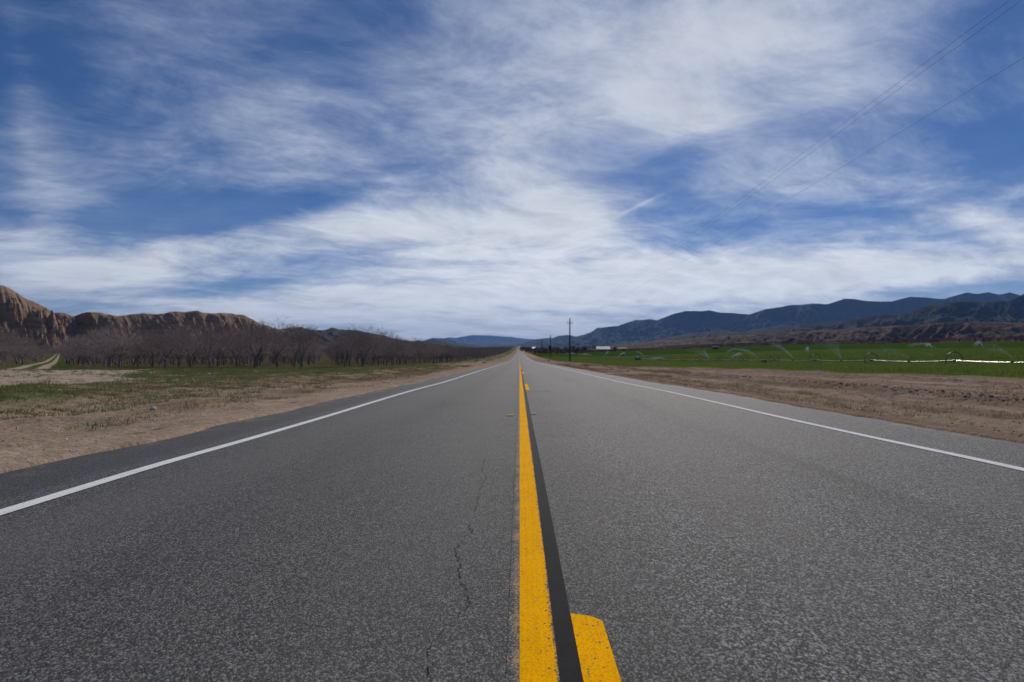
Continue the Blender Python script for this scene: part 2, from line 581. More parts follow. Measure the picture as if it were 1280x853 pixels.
# ground: zones by world position
m_ground, t = material('ground_soil')
p = t.pos()
x, y, z = t.sep(p)
flat = t.vec(x, y, 0.0)
n_big = t.noise(flat, 0.09, 4, 0.6)
n_mid = t.noise(flat, 0.6, 5, 0.6)
n_fine = t.noise(flat, 5.0, 5, 0.65)
n_grit = t.noise(flat, 42.0, 3, 0.7)
clod = t.voronoi(flat, 14.0)
sand = t.mix(t.step(n_mid, 0.35, 0.65), (0.280, 0.206, 0.155), (0.355, 0.272, 0.210))
grit = t.step(t.add(t.mul(n_fine, .5), t.mul(n_grit, .5)), 0.30, 0.70, 0.62, 1.25)
gv = t.vec(grit, grit, grit)
sand = t.mix(1.0, sand, gv, 'MULTIPLY')
brown = t.mix(t.step(n_fine, 0.35, 0.65), (0.165, 0.120, 0.092), (0.255, 0.192, 0.150))
brown = t.mix(1.0, brown, gv, 'MULTIPLY')
dark_soil = t.mix(n_grit, (0.045, 0.034, 0.028), (0.085, 0.064, 0.052))
green = t.mix(t.step(n_fine, 0.3, 0.7), (0.030, 0.060, 0.014), (0.075, 0.115, 0.028))
dry = t.mix(t.step(n_fine, 0.3, 0.7), (0.110, 0.084, 0.050), (0.210, 0.160, 0.100))
crop = t.mix(t.step(t.noise(t.vec(t.mul(x, 0.6), t.mul(y, 0.12), 0), 1.0, 5, 0.6), 0.3, 0.7), (0.024, 0.052, 0.009), (0.044, 0.080, 0.015))
# --- left side
lx = t.mul(x, -1.0)
patch = t.add(t.mul(n_mid, 0.6), t.mul(t.noise(t.vec(t.mul(x, 0.8), t.mul(y, 0.22), 5.0), 0.7, 4, 0.6), 0.6))
left = t.mix(t.mul(t.step(patch, 0.54, 0.72), 0.8), sand, dry)
left = t.mix(t.mul(t.step(t.noise(t.vec(t.mul(x, 0.9), t.mul(y, 0.3), 9.0), 0.5, 5, 0.62), 0.43, 0.53), t.step(lx, 7.6, 10.0)), left, green)
left = t.mix(t.step(t.add(lx, t.mul(n_mid, 2.6)), 6.9, 5.6), left, sand)
# pale trampled clearing where the farm track meets the verge, and a strip along the orchard's front
er = t.add(t.mul(t.add(x, t.mul(y, 0.70)), 0.30), t.add(t.mul(t.sub(n_mid, 0.5), 3.5), t.mul(t.sub(n_big, 0.5), 4.0)))
er = t.m('MAXIMUM', er, t.add(t.mul(t.sub(15.5, y), 0.6), t.mul(t.sub(n_mid, 0.5), 4.0)))
er = t.m('MAXIMUM', er, t.add(t.mul(t.sub(y, 46.5), 0.6), t.mul(t.sub(n_mid, 0.5), 2.0)))
pale = t.mix(t.step(n_mid, 0.3, 0.7), (0.30, 0.235, 0.19), (0.38, 0.305, 0.25))
left = t.mix(t.step(er, 0.35, -0.35), left, pale)
strip = t.mul(t.step(t.m('ABSOLUTE', t.sub(t.add(y, t.mul(t.sub(n_big, .5), 8.0)), 44.0)), 2.4, 0.6), t.step(lx, 7.0, 11.0))
left = t.mix(t.mul(t.mul(strip, t.step(lx, 60.0, 40.0)), t.step(n_mid, 0.44, 0.66)), left, pale)
floor = t.mix(t.step(n_mid, 0.38, 0.62), (0.110, 0.082, 0.050), (0.068, 0.066, 0.030))
left = t.mix(t.mul(t.step(t.add(y, t.mul(n_mid, 4.0)), 49.0, 54.0), t.step(lx, 17.0, 21.0)), left, floor)
# ruts of the farm track running off into the orchard
tx, ty = t.add(x, 50.5), t.sub(y, 52.0)
across = t.m('MULTIPLY_ADD', tx, 0.740, t.mul(ty, 0.673))
along = t.m('MULTIPLY_ADD', tx, -0.673, t.mul(ty, 0.740))
wob = t.add(across, t.mul(t.sub(n_big, 0.5), 1.0))
r1 = t.step(t.m('ABSOLUTE', t.sub(wob, 0.95)), 0.75, 0.30)
r2 = t.step(t.m('ABSOLUTE', t.add(wob, 1.15)), 0.75, 0.30)
rut = t.mul(t.m('MAXIMUM', r1, r2), t.step(along, -6.0, 0.0))
lane = t.mul(t.step(t.m('ABSOLUTE', wob), 4.0, 3.0), t.step(along, -2.0, 2.0))
left = t.mix(t.mul(lane, 0.55), left, green)
left = t.mix(rut, left, (0.36, 0.285, 0.215))
# --- right side
furrow = t.noise(t.vec(t.mul(x, 1.0), t.mul(y, 0.045), 0.0), 2.2, 5, 0.6)
right = t.mix(t.step(furrow, 0.38, 0.62), brown, sand)
right = t.mix(t.mul(t.step(t.m('ABSOLUTE', t.sub(x, t.add(7.45, t.mul(t.sub(n_big, .5), 1.5)))), 0.30, 0.05), t.step(n_fine, 0.42, 0.62, 0.0, 0.75)), right, dark_soil)
right = t.mix(t.mul(t.step(t.m('ABSOLUTE', t.sub(x, 9.6)), 0.35, 0.08), t.step(n_fine, 0.40, 0.62)), right, brown)
right = t.mix(t.mul(t.step(x, 6.6, 5.0), t.step(n_fine, 0.44, 0.62)), right, dry)
pale_far = t.mul(t.step(y, 150.0, 330.0), t.step(n_mid, 0.40, 0.60))
right = t.mix(pale_far, right, (0.40, 0.30, 0.21))
fe = t.add(x, t.add(t.mul(t.sub(n_fine, 0.5), 1.4), t.mul(t.sub(n_mid, .5), 1.0)))
right = t.mix(t.step(fe, 10.3, 11.2), right, t.mix(t.step(n_fine, .4, .6), dry, green))
right = t.mix(t.step(fe, 11.3, 12.3), right, crop)
# end of the irrigated field, then bare brown land
far_edge = t.m('MAXIMUM', t.step(t.add(x, t.mul(t.sub(n_big, .5), 10.0)), 338.0, 346.0), t.step(t.add(y, t.sub(t.mul(t.sub(n_big, .5), 20.0), t.mul(x, 0.35))), 500.0, 516.0))
bare = t.mix(t.step(t.noise(flat, 0.02, 5, 0.65), 0.42, 0.58), (0.115, 0.070, 0.048), (0.055, 0.038, 0.028))
right = t.mix(t.mul(far_edge, t.step(x, 8.0, 11.0)), right, bare)
right = t.mix(t.step(x, 700.0, 1400.0), right, bare)
colr = t.mix(t.step(x, -0.5, 0.5), left, right)
hb = t.add(t.mul(n_fine, 0.5), t.add(t.mul(n_grit, 0.25), t.mul(clod.outputs['Distance'], -0.35)))
t.out(t.bsdf(colr, 1.0, 0.0, normal=t.bump(hb, 0.8, 0.05)))


def rock_material(name, cols, strata=0.0, scale=1.0, scrub=0.0, scrub_col=(0.035, 0.04, 0.022)):
    m, t = material(name)
    p = t.pos()
    x, y, z = t.sep(p)
    big = t.noise(p, 0.004 * scale, 5, 0.6)
    fine = t.noise(p, 0.06 * scale, 6, 0.65)
    c = t.mix(t.step(t.add(t.mul(big, .6), t.mul(fine, .5)), 0.40, 0.72), cols[0], cols[1])
    if strata:
        lay = t.noise(t.vec(t.mul(x, 0.05), t.mul(y, 0.05), t.mul(z, 1.0)), 0.11 * scale, 4, 0.6)
        c = t.mix(t.mul(t.step(lay, 0.45, 0.62), strata), c, cols[2])
    if scrub:
        bush = t.step(t.noise(p, 0.035 * scale, 6, 0.72), 0.62 - 0.22 * scrub, 0.66 - 0.18 * scrub)
        nz = t.sep(t.n('ShaderNodeNewGeometry').outputs['Normal'])[2]
        c = t.mix(t.mul(t.mul(bush, t.step(nz, 0.12, 0.5)), 0.9), c, scrub_col)
    t.out(t.bsdf(c, 0.95, 0.08, normal=t.bump(fine, 0.7, 6.0 / scale)))
    return m


m_cliff = rock_material('badland_rock', [(0.215, 0.145, 0.102), (0.35, 0.25, 0.178), (0.155, 0.10, 0.07)], 0.45, 3.0, 0.20, (0.10, 0.078, 0.05))
m_hill_l = rock_material('scrub_hill', [(0.075, 0.060, 0.045), (0.125, 0.095, 0.070)], 0.0, 1.2, 0.8)
m_bluff = rock_material('red_bluff', [(0.085, 0.042, 0.030), (0.150, 0.080, 0.055), (0.19, 0.12, 0.085)], 0.40, 2.0, 0.75, (0.030, 0.027, 0.018))
m_foothill = rock_material('chaparral_slope', [(0.027, 0.024, 0.017), (0.042, 0.034, 0.025)], 0.0, 0.9, 1.0, (0.014, 0.016, 0.009))
m_range = rock_material('forest_range', [(0.016, 0.019, 0.014), (0.034, 0.032, 0.024)], 0.0, 0.5, 0.9, (0.011, 0.014, 0.010))
m_far = rock_material('far_range', [(0.022, 0.026, 0.022), (0.040, 0.040, 0.034)], 0.0, 0.3, 0.6)


def bark_material(name, a, b):
    m, t = material(name)
    p = t.obj()
    n = t.noise(p, 9.0, 5, 0.65)
    rnd = t.n('ShaderNodeObjectInfo').outputs['Random']
    c = t.mix(t.step(n, 0.35, 0.65), a, b)
    c = t.mix(1.0, c, t.vec(*[t.step(rnd, 0, 1, 0.75, 1.25)] * 3), 'MULTIPLY')
    t.out(t.bsdf(c, 0.9, 0.15, normal=t.bump(n, 0.5, 0.02)))
    return m


m_bark = bark_material('orchard_bark', (0.070, 0.057, 0.050), (0.270, 0.240, 0.220))
m_twig = bark_material('orchard_twig', (0.220, 0.165, 0.160), (0.330, 0.265, 0.255))
m_brush = bark_material('dead_brush', (0.060, 0.045, 0.034), (0.150, 0.112, 0.080))


def leaf_material(name, a, b, scale=2.0, trans=0.35):
    m, t = material(name)
    p = t.pos()
    n = t.noise(p, scale, 3, 0.6)
    rn = t.n('ShaderNodeNewGeometry').outputs['Random Per Island']
    c = t.mix(t.step(t.add(t.mul(n, .6), t.mul(rn, .4)), 0.3, 0.7), a, b)
    b1 = t.bsdf(c, 0.6, 0.25)
    tr = t.n('ShaderNodeBsdfTranslucent')
    t.put(tr.inputs['Color'], t.mix(0.5, c, tuple(v * 1.6 for v in b)))
    mx = t.n('ShaderNodeMixShader')
    mx.inputs[0].default_value = trans
    t.link(b1, mx.inputs[1]); t.link(tr.outputs[0], mx.inputs[2])
    t.out(mx.outputs[0])
    return m


m_grass = leaf_material('weed_leaf', (0.048, 0.075, 0.020), (0.130, 0.165, 0.052), 0.5)
m_crop = leaf_material('crop_leaf', (0.054, 0.098, 0.016), (0.155, 0.200, 0.044), 0.16)
m_straw = leaf_material('dry_stem', (0.110, 0.075, 0.036), (0.270, 0.195, 0.110), 0.8, 0.25)
m_dark_leaf = leaf_material('dark_leaf', (0.020, 0.032, 0.016), (0.060, 0.075, 0.035), 0.4, 0.15)
m_olive_leaf = leaf_material('olive_leaf', (0.060, 0.058, 0.036), (0.130, 0.115, 0.078), 0.4, 0.15)


def plain(name, col, rough=0.6, spec=0.3, metal=0.0, var=0.2, scale=6.0):
    m, t = material(name)
    n = t.noise(t.obj(), scale, 4, 0.6)
    c = t.mix(t.step(n, 0.35, 0.65), tuple(v * (1 - var) for v in col), tuple(min(1, v * (1 + var)) for v in col))
    t.out(t.bsdf(c, rough, spec, metal, t.bump(n, 0.15, 0.01)))
    return m


m_pole = plain('weathered_pole', (0.085, 0.058, 0.045), 0.85, 0.15, 0, 0.35, 3.0)
m_cable = plain('cable', (0.03, 0.03, 0.032), 0.6, 0.3)
m_insul = plain('insulator', (0.20, 0.17, 0.16), 0.3, 0.5)
m_alu, t = material('aluminium_pipe')
t.out(t.bsdf(t.mix(t.noise(t.obj(), 1.5, 4, 0.6), (0.13, 0.125, 0.115), (0.24, 0.235, 0.22)), 0.20, 0.5, 1.0))
m_galv = plain('galvanised_steel', (0.10, 0.105, 0.105), 0.42, 0.5, 0.8, 0.15)
m_rust = plain('rusty_steel', (0.24, 0.10, 0.07), 0.8, 0.3, 0, 0.3)
m_wall_w = plain('white_siding', (0.70, 0.69, 0.67), 0.7, 0.3, 0, 0.06)
m_wall_d = plain('dark_siding', (0.075, 0.055, 0.05), 0.8, 0.2, 0, 0.2)
m_wall_t = plain('tan_siding', (0.26, 0.20, 0.15), 0.8, 0.2, 0, 0.15)
m_roof_w = plain('white_roof', (0.80, 0.80, 0.80), 0.42, 0.5, 0, 0.04)
m_roof_d = plain('dark_roof', (0.05, 0.042, 0.042), 0.8, 0.2, 0, 0.2)
m_glass = plain('window_glass', (0.03, 0.035, 0.04), 0.1, 0.6)
m_rubber = plain('rubber', (0.02, 0.02, 0.02), 0.9, 0.2)
m_stone = plain('pale_stone', (0.42, 0.39, 0.36), 0.9, 0.2, 0, 0.25)
m_clod = plain('soil_clod', (0.14, 0.108, 0.088), 0.95, 0.1, 0, 0.4, 2.0)
m_metal_p = plain('painted_metal', (0.30, 0.13, 0.10), 0.6, 0.4, 0, 0.2)

m_spray, t = material('water_spray')
df = t.n('ShaderNodeBsdfDiffuse'); df.inputs['Color'].default_value = (0.85, 0.9, 0.95, 1)
tr = t.n('ShaderNodeBsdfTranslucent'); tr.inputs['Color'].default_value = (0.85, 0.9, 0.95, 1)
mx = t.n('ShaderNodeMixShader'); mx.inputs[0].default_value = 0.5
t.link(df.outputs[0], mx.inputs[1]); t.link(tr.outputs[0], mx.inputs[2])
t.out(mx.outputs[0])

# ------------------------------------------------------------------ ground sheet
def growth(start, step, ratio, end):
    out, v, s = [], start, step
    while v < end:
        v += s
        s *= ratio
        out.append(v)
    return out


gx = list(np.arange(-26, 32, 0.4))
gx += list(np.arange(LEFT_EDGE - .35, LEFT_EDGE + .35, 0.05)) + list(np.arange(RIGHT_EDGE - .3, RIGHT_EDGE + .3, 0.05))
gx += list(np.arange(-12, LEFT_EDGE, 0.12)) + list(np.arange(RIGHT_EDGE, 12, 0.12))
gx += [-v for v in growth(26, 0.45, 1.055, 11000)] + growth(32, 0.45, 1.055, 13000)
gx = np.unique(np.round(gx, 3))
gy = list(np.arange(-14, 3, 1.0)) + list(np.arange(3, 20, 0.13)) + growth(20, 0.14, 1.022, 29000) + [-20, -40, -80, -160, -300, -600]
gy = np.unique(np.round(gy, 3))
GX, GY = np.meshgrid(gx, gy, indexing='ij')
V = np.stack([GX, GY, ground_z(GX, GY)], -1).reshape(-1, 3)
structure(link('ground', mesh_from('ground', V, grid_faces(len(gx), len(gy)), m_ground, True)), 'sandy ground with weeds and an irrigated field beside the road', 'ground')

# ------------------------------------------------------------------ road and its markings
ry = np.unique(np.round(list(np.arange(-12, 30, 0.25)) + growth(30, 0.3, 1.03, 2300), 3))


def ribbon(name, x0, x1, ys, lift, mat, parent=None, nx=2, crown=False, skirt=False):
    xs = np.linspace(x0, x1, nx)
    X, Y = np.meshgrid(xs, ys, indexing='ij')
    Z = road_z(Y) + lift
    v = np.stack([X, Y, Z], -1).reshape(-1, 3)
    return link(name, mesh_from(name, v, grid_faces(len(xs), len(ys))[:, ::-1] if x1 < x0 else grid_faces(len(xs), len(ys)), mat, True), parent)


road = structure(ribbon('road', -4.1, 5.2, ry, 0.0, m_asphalt, nx=24), 'straight two lane asphalt road running to the horizon', 'road')
lift_y = 0.004 * (1 + ry / 60.0)
ribbon('edge_line', -2.70, -2.60, ry, 0.004 + np.clip(ry, 0, 2300) * 6e-5, m_white, road)
ribbon('edge_line', 3.48, 3.58, ry, 0.004 + np.clip(ry, 0, 2300) * 6e-5, m_white, road)
ribbon('yellow_line', 0.0, 0.100, ry[ry < 420], 0.006 + np.clip(ry[ry < 420], 0, 2300) * 7e-5, m_yellow, road)
ribbon('faded_line', -0.034, 0.0, ry[ry < 60], 0.004 + np.clip(ry[ry < 60], 0, 2300) * 6e-5, m_faded, road)
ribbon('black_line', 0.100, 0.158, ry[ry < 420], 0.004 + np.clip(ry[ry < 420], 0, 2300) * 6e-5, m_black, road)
for k in range(14):
    y1 = 1.57 + 14.63 * k
    yy = np.linspace(y1 - 3.66, y1, 14)
    dsh = ribbon('yellow_dash', 0.158, 0.251, yy, 0.006 + np.clip(yy, 0, 2300) * 7e-5, m_yellow_dash, road, nx=5)
    for i_, (e1, e2) in enumerate(((0, 0.0), (0, -.004), (0, -.012), (0, -.022), (0, -.045))):
        dsh.data.vertices[i_ * 14 + 13].co.y += e2
for X0, X1, Y0, Y1 in ((-0.175, -0.085, 6.95, 7.13), (0.170, 0.235, 7.15, 7.33), (-0.20, -0.12, 14.3, 14.6), (-0.2, -0.12, 21.4, 21.8), (-0.19, -0.11, 28.5, 29.0),
                       (0.17, 0.23, 21.6, 22.0)):
    yy = np.linspace(Y0, Y1, 4)
    ribbon('marker_scar', X0, X1, yy, 0.008 + yy * 6e-5, m_orange, road)


def crack(pix, name='crack', wmax=0.006):
    rng = np.random.default_rng(len(pix) * 7 + int(pix[0][0]))
    pts = []
    for px, py in pix:
        Y = 3.0
        for _ in range(20):
            Y = F * (EYE - float(road_z(Y))) / (py - VY)
        pts.append((px_to_ground(px, Y), Y))
    P = [np.array(pts[0])]
    for a, b in zip(pts[:-1], pts[1:]):
        a, b = np.array(a), np.array(b)
        n = max(3, int(np.linalg.norm(b - a) / 0.012))
        for i in range(1, n + 1):
            P.append(a + (b - a) * i / n + rng.normal(0, 0.007, 2) * (i < n))
    P = np.array(P)
    wd = wmax * (0.12 + 0.88 * rng.random(len(P)) ** 1.6)
    wd[rng.random(len(P)) < 0.10] *= 0.05
    wd[0] = wd[-1] = 0.0005
    tn = np.gradient(P, axis=0)
    tn /= np.linalg.norm(tn, axis=1, keepdims=True) + 1e-9
    nr = np.stack([-tn[:, 1], tn[:, 0]], 1)
    A, B = P + nr * wd[:, None], P - nr * wd[:, None]
    L = np.concatenate([A, B])
    v = np.concatenate([L, road_z(L[:, 1])[:, None] + 0.0025], 1)
    i = np.arange(len(P) - 1)
    link(name, mesh_from(name, v, np.stack([i, i + 1, i + 1 + len(P), i + len(P)], 1), m_crack), road)


crack([(606, 575), (603, 590), (608, 597), (600, 612), (597, 628), (594, 640)], wmax=0.0022)
crack([(588, 655), (590, 665), (582, 672), (577, 678), (569, 690), (573, 697), (576, 708), (575, 722), (582, 736), (586, 758)], wmax=0.0026)
crack([(586, 758), (570, 775), (548, 795), (534, 811), (535, 825), (538, 845), (536, 870)], wmax=0.0022)
crack([(648, 590), (640, 600), (643, 612)], wmax=0.0012)

# ------------------------------------------------------------------ hills and mountains
def trace(points):
    xs = [p[0] for p in points]
    ys = [p[1] for p in points]
    return xs, ys


def hill_range(name, pts, dist, width, mat, label, n=700, nt=70, seed=0, gully=0.35, freq=1.0, slope=1.3, base=None, crest_rough=0.0, step=0.0, flute=0.5, face=(0.55, 0.83), rugged=0.25):
    """a ridge whose crest runs at forward distance dist (number or pairs of px, m) with a real foot slope towards the valley"""
    xs, ys = trace(pts)
    px = np.linspace(xs[0], xs[-1], n)
    py = np.interp(px, xs, ys)
    if isinstance(dist, (int, float)):
        D = np.full(n, float(dist))
    else:
        D = np.interp(px, [a for a, _ in dist], [b for _, b in dist])
    X = (px - VX) / F * D
    H = EYE + (VY - py) / F * D
    S = np.concatenate([[0], np.cumsum(np.hypot(np.diff(X), np.diff(D)))])
    H = H + (fbm(S / (width * 0.10), S * 0 + seed, 5, seed + 90) - .5) * crest_rough
    tt = np.concatenate([-np.linspace(1, 0.12, 12) ** 1.0, np.linspace(0, 1, nt) ** 1.05])
    # slope towards the valley: half towards the road axis, half towards the viewer
    dirx = -np.sign(X) * face[0]
    T, SS = np.meshgrid(tt, S, indexing='xy')
    Xg = X[:, None] + dirx[:, None] * width * T
    Yg = D[:, None] - width * T * face[1]
    zb = ground_z(Xg, Yg, False) - 4.0 if base is None else np.full_like(Xg, base)
    tf = np.clip(T, 0, 1)
    prof = np.where(T >= 0, (1 - tf) ** slope, np.clip(1 + T, 0, 1) ** 0.8)
    if step:
        prof = np.where(T >= 0, prof * (1 - step) + step * (1 - smooth(tf, 0.05, 0.42)), prof)
    g4 = ridged(Xg / width * 7, Yg / width * 7 + T, 5, seed + 71)
    env = np.where(T >= 0, np.clip(tf * 7, 0, 1) * (1 - tf) ** 0.55, 0.4 * np.clip(-T * 4, 0, 1))
    warp = (fbm(SS / (width * 0.5), T * 2.0, 3, seed + 5) - 0.5) * 1.6
    g1 = ridged(SS * freq / width * 2.6 + warp, T * 0.7 + warp * 0.4, 4, seed + 1, 0.5)
    g2 = ridged(SS * freq / width * 8.0 + warp * 3.2, T * 2.6 + warp, 5, seed + 21, 0.6)
    g3 = fbm(Xg / width * 22, Yg / width * 22, 4, seed + 41)
    Z = zb + (H[:, None] - zb) * prof
    amp = (H[:, None] - zb) * gully * env
    Z = Z - amp * ((1 - g1) * 0.95 + (1 - g2) * flute - 0.45) - amp * (g3 - .5) * 0.35 - amp * (.55 - g4) * rugged
    Z = np.minimum(Z, zb + (H[:, None] - zb) * np.where(T >= 0, 1 - 0.55 * tf, 1.0))
    Z = np.maximum(Z, zb - 1.0)
    v = np.stack([Xg, Yg, Z], -1).reshape(-1, 3)
    return structure(link(name, mesh_from(name, v, grid_faces(n, len(tt)), mat, True)), label, 'hills' if 'hill' in name or 'bluff' in name else 'mountains')


hill_range('mountains', [(380, 434), (470, 432), (505, 429), (515, 427), (522, 425.5), (530, 426.5), (545, 425), (560, 422), (570, 422.5), (590, 419), (612, 419.6), (640, 421.5), (655, 423.5), (672, 424.5),
                         (690, 426), (760, 430)], 25000, 3800, m_far, 'pale blue mountains low on the horizon at the end of the road', 420, 40, 3, 0.28, 1.0, 1.2)
hill_range('mountains', [(490, 436), (520, 431), (530, 426.5), (540, 422.6), (552, 423), (562, 424), (572, 428), (590, 430.5), (606, 432), (620, 430.6), (632, 431), (645, 434), (660, 437)], 11500, 2300,
           m_far, 'darker blue hill before the pale mountains left of the road', 300, 40, 13, 0.3, 1.0, 1.2)
hill_range('mountains', [(640, 434), (655, 429), (668, 425), (681, 422.6), (691, 422.8), (699, 420.3), (712, 419), (720, 421), (730, 418.5), (738, 415.6), (746, 410.5), (760, 408.8), (772, 408), (780, 405.4), (795, 399.8),
                         (815, 399.2), (821, 400.6), (838, 394), (857, 389), (868, 388.8), (876, 389.2), (886, 388), (900, 391), (917, 391.6), (937, 393.5), (957, 386.5), (982, 382.5), (1000, 381.5), (1015, 379.5),
                         (1035, 380.5), (1055, 374.5), (1066, 374), (1085, 376.5), (1115, 376.8), (1137, 371), (1157, 371.8), (1180, 374), (1208, 365.8), (1222, 368), (1236, 365.8), (1248, 368), (1262, 366), (1280, 371),
                         (1320, 366), (1400, 364)],
           [(640, 14000), (760, 11000), (1000, 9000), (1400, 8500)], 2600, m_range, 'long dark blue mountain range beyond the green field', 1100, 110, 23, 0.48, 1.3, 1.1, crest_rough=26.0, flute=0.8)
hill_range('mountains', [(770, 430), (800, 427.5), (824, 424.5), (845, 420), (864, 417), (880, 414.6), (900, 413.6), (930, 414), (947, 411), (975, 408.6), (1000, 406), (1030, 404), (1060, 400), (1097, 394), (1120, 392.8),
                         (1140, 389), (1167, 381), (1185, 377.6), (1202, 376.4), (1230, 378), (1258, 376.6), (1270, 372), (1281, 367), (1310, 360), (1400, 352)],
           [(770, 5200), (1000, 4300), (1400, 3600)], 1500, m_foothill, 'dark olive chaparral slope in front of the blue range', 1100, 110, 33, 0.38, 1.5, 1.2, crest_rough=18.0, flute=0.8)
hill_range('hills', [(740, 434), (780, 431), (815, 427), (850, 424.5), (900, 421), (960, 416.5), (1000, 414), (1050, 412), (1100, 408.5), (1140, 406.5), (1180, 403.6), (1230, 403), (1280, 404.5), (1330, 402), (1420, 402)],
           [(740, 2600), (1000, 2000), (1420, 1500)], 420, m_bluff, 'reddish brown eroded bluffs beyond the green field', 1000, 60, 43, 0.46, 1.5, 1.5, crest_rough=7.0, step=0.3)
hill_range('hills', [(-260, 300), (-160, 318), (-60, 332), (0, 355.5), (14, 362.5), (30, 371.5), (47, 379.5), (60, 387), (68, 391.4), (80, 391.6), (92, 396), (103, 391.6), (114, 390.6), (126, 390.2), (138, 394), (146, 396.4),
                     (160, 393.2), (178, 391), (190, 392.6), (205, 392.5), (213, 390.3), (230, 389.6), (240, 389), (247, 388.6), (254, 391.5), (276, 392), (290, 392), (304, 394), (314, 398.5), (326, 405.5), (340, 409), (356, 414), (372, 420),
                     (392, 430)], [(-260, 540), (0, 640), (60, 700), (92, 720), (112, 715), (250, 860), (392, 1100)], 170, m_cliff, 'tan eroded badland cliffs with vertical gullies behind the orchard', 1300, 110, 53, 0.60, 1.6, 1.1, crest_rough=3.5,
           step=0.30, flute=0.85, face=(0.95, 0.35), rugged=1.05)
hill_range('hills', [(300, 425), (330, 415), (348, 412.5), (362, 410), (378, 409.2), (386, 411.6), (396, 413), (405, 412.6), (415, 410.2), (424, 412), (437, 412.6), (450, 413.5), (462, 416.4), (480, 419.3), (500, 425), (520, 427),
                     (545, 429), (575, 432.5), (600, 436)], [(300, 2300), (600, 3600)], 560, m_hill_l, 'dark scrubby hills beyond the orchard, right of the tan cliffs', 600, 60, 63, 0.4, 1.2, 1.2, crest_rough=9.0)

# ------------------------------------------------------------------ bare orchard trees
def tree_segments(seed, height=5.0, spread=1.0, levels=5, kids=(5, 4, 4, 4, 4), droop=0.0):
    rng = np.random.default_rng(seed)
    segs = [[], []]                                  # trunk and limbs, twigs

    def grow(p, d, length, rad, lev):
        nseg = 3 if lev <= 2 else 2
        q, dd, r = p, d, rad
        joints = []
        for i in range(nseg):
            dd = dd + rng.normal(0, 0.16 if lev else 0.06, 3) + np.array([0, 0, 0.10 if lev in (1, 2) else 0.03])
            dd /= np.linalg.norm(dd)
            q2 = q + dd * length / nseg
            r2 = r * (0.86 if lev < 2 else 0.72)
            segs[0 if lev <= 1 else 1].append((q, q2, r, r2, lev))
            q, r = q2, r2
            joints.append((q, dd, r))
        if lev >= levels:
            return
        k = kids[min(lev, len(kids) - 1)]
        ph = rng.random() * 6.28
        for j in range(k):
            jp, jd, jr = joints[-1] if (lev == 0 or j < 2) else joints[rng.integers(0, len(joints))]
            a = ph + j * 6.283 / k + rng.normal(0, 0.3)
            side = np.cross(jd, [0.31, 0.17, 0.93]); side /= np.linalg.norm(side) + 1e-9
            side2 = np.cross(jd, side)
            ang = (R(46) if lev == 0 else R(38)) * rng.uniform(0.7, 1.25) * (spread if lev == 0 else 1)
            nd = jd * math.cos(ang) + (side * math.cos(a) + side2 * math.sin(a)) * math.sin(ang)
            if lev == 0:
                nd = np.array([math.cos(a) * math.sin(ang), math.sin(a) * math.sin(ang), math.cos(ang)])
            grow(jp, nd, length * (1.30 if lev == 0 else 0.74) * rng.uniform(0.8, 1.15), max(0.0085, jr * (0.52 if lev < 2 else 0.64)), lev + 1)

    grow(np.zeros(3), np.array([rng.normal(0, .05), rng.normal(0, .05), 1.0]), 0.24 * height * rng.uniform(.85, 1.1), 0.030 * height, 0)
    return segs


def segs_to_mesh(segs, name, mat, sides):
    mb = MB()
    A = np.array([s[0] for s in segs]); B = np.array([s[1] for s in segs])
    r0 = np.array([s[2] for s in segs]); r1 = np.array([s[3] for s in segs])
    mb.tubes(A, B, r0, r1, sides)
    return mb.mesh(name, mat, True)


TREES = []
for i in range(7):
    s = tree_segments(100 + i, 5.0, [1.0, 0.85, 1.1, 0.95, 0.8, 1.05, 0.9][i])
    top = max(q[1][2] for q in s[1])
    k = 4.7 / top
    for part in s:
        for j, (a, b, r0, r1, lv) in enumerate(part):
            part[j] = (a * k, b * k, r0 * k, r1 * k, lv)
    TREES.append((segs_to_mesh(s[0], 'trunk', m_bark, 8), segs_to_mesh(s[1], 'branches', m_twig, 3)))

rng = np.random.default_rng(5)
SP = 5.2
spots = []
for a in range(0, 60):
    for b in range(0, 210):
        X = -19.5 - a * SP
        Y = 57.0 + b * SP
        if b % 2 and False: X -= SP / 2
        X += rng.normal(0, .22); Y += rng.normal(0, .22)
        tx, ty = X + 50.5, Y - 52.0
        if abs(tx * 0.740 + ty * 0.673) < 3.0: continue                   # farm track
        sx, sy = X + 22.6, Y - 58.0
        if abs(sx * 0.933 + sy * 0.359) < 1.7 and sy > -4: continue        # mown alley near the corner
        if rng.random() < 0.02: continue
        px = VX + F * X / Y
        if px < -60: continue
        if a > 42 or (a > 12 and b > 45): continue
        spots.append((X, Y, a, b, px))
spots.sort(key=lambda s: s[1] + 0.35 * abs(s[0]) * 0)
ORCH = 'bare trees of the orchard left of the road'
NIND = 290
def pick(px_target, Yt=66):
    return min(spots[:NIND], key=lambda s: abs(s[4] - px_target) + 3 * abs(s[1] - 57))
special = {}
for px, lab, sc in ((350, 'tall bare orchard tree whose top twigs stand up above the dark hills', 1.38), (386, 'dark bare orchard tree with a stout trunk beside the grassy alley', 1.10),
                    (95, 'broad bare orchard tree just right of the dirt farm track', 1.18), (48, 'bare orchard tree just left of the dirt farm track', 1.0),
                    (425, 'bare orchard tree just right of the grassy alley, at the orchard corner', 1.02)):
    special[pick(px)[:2]] = (lab, sc)
tree_no = 0
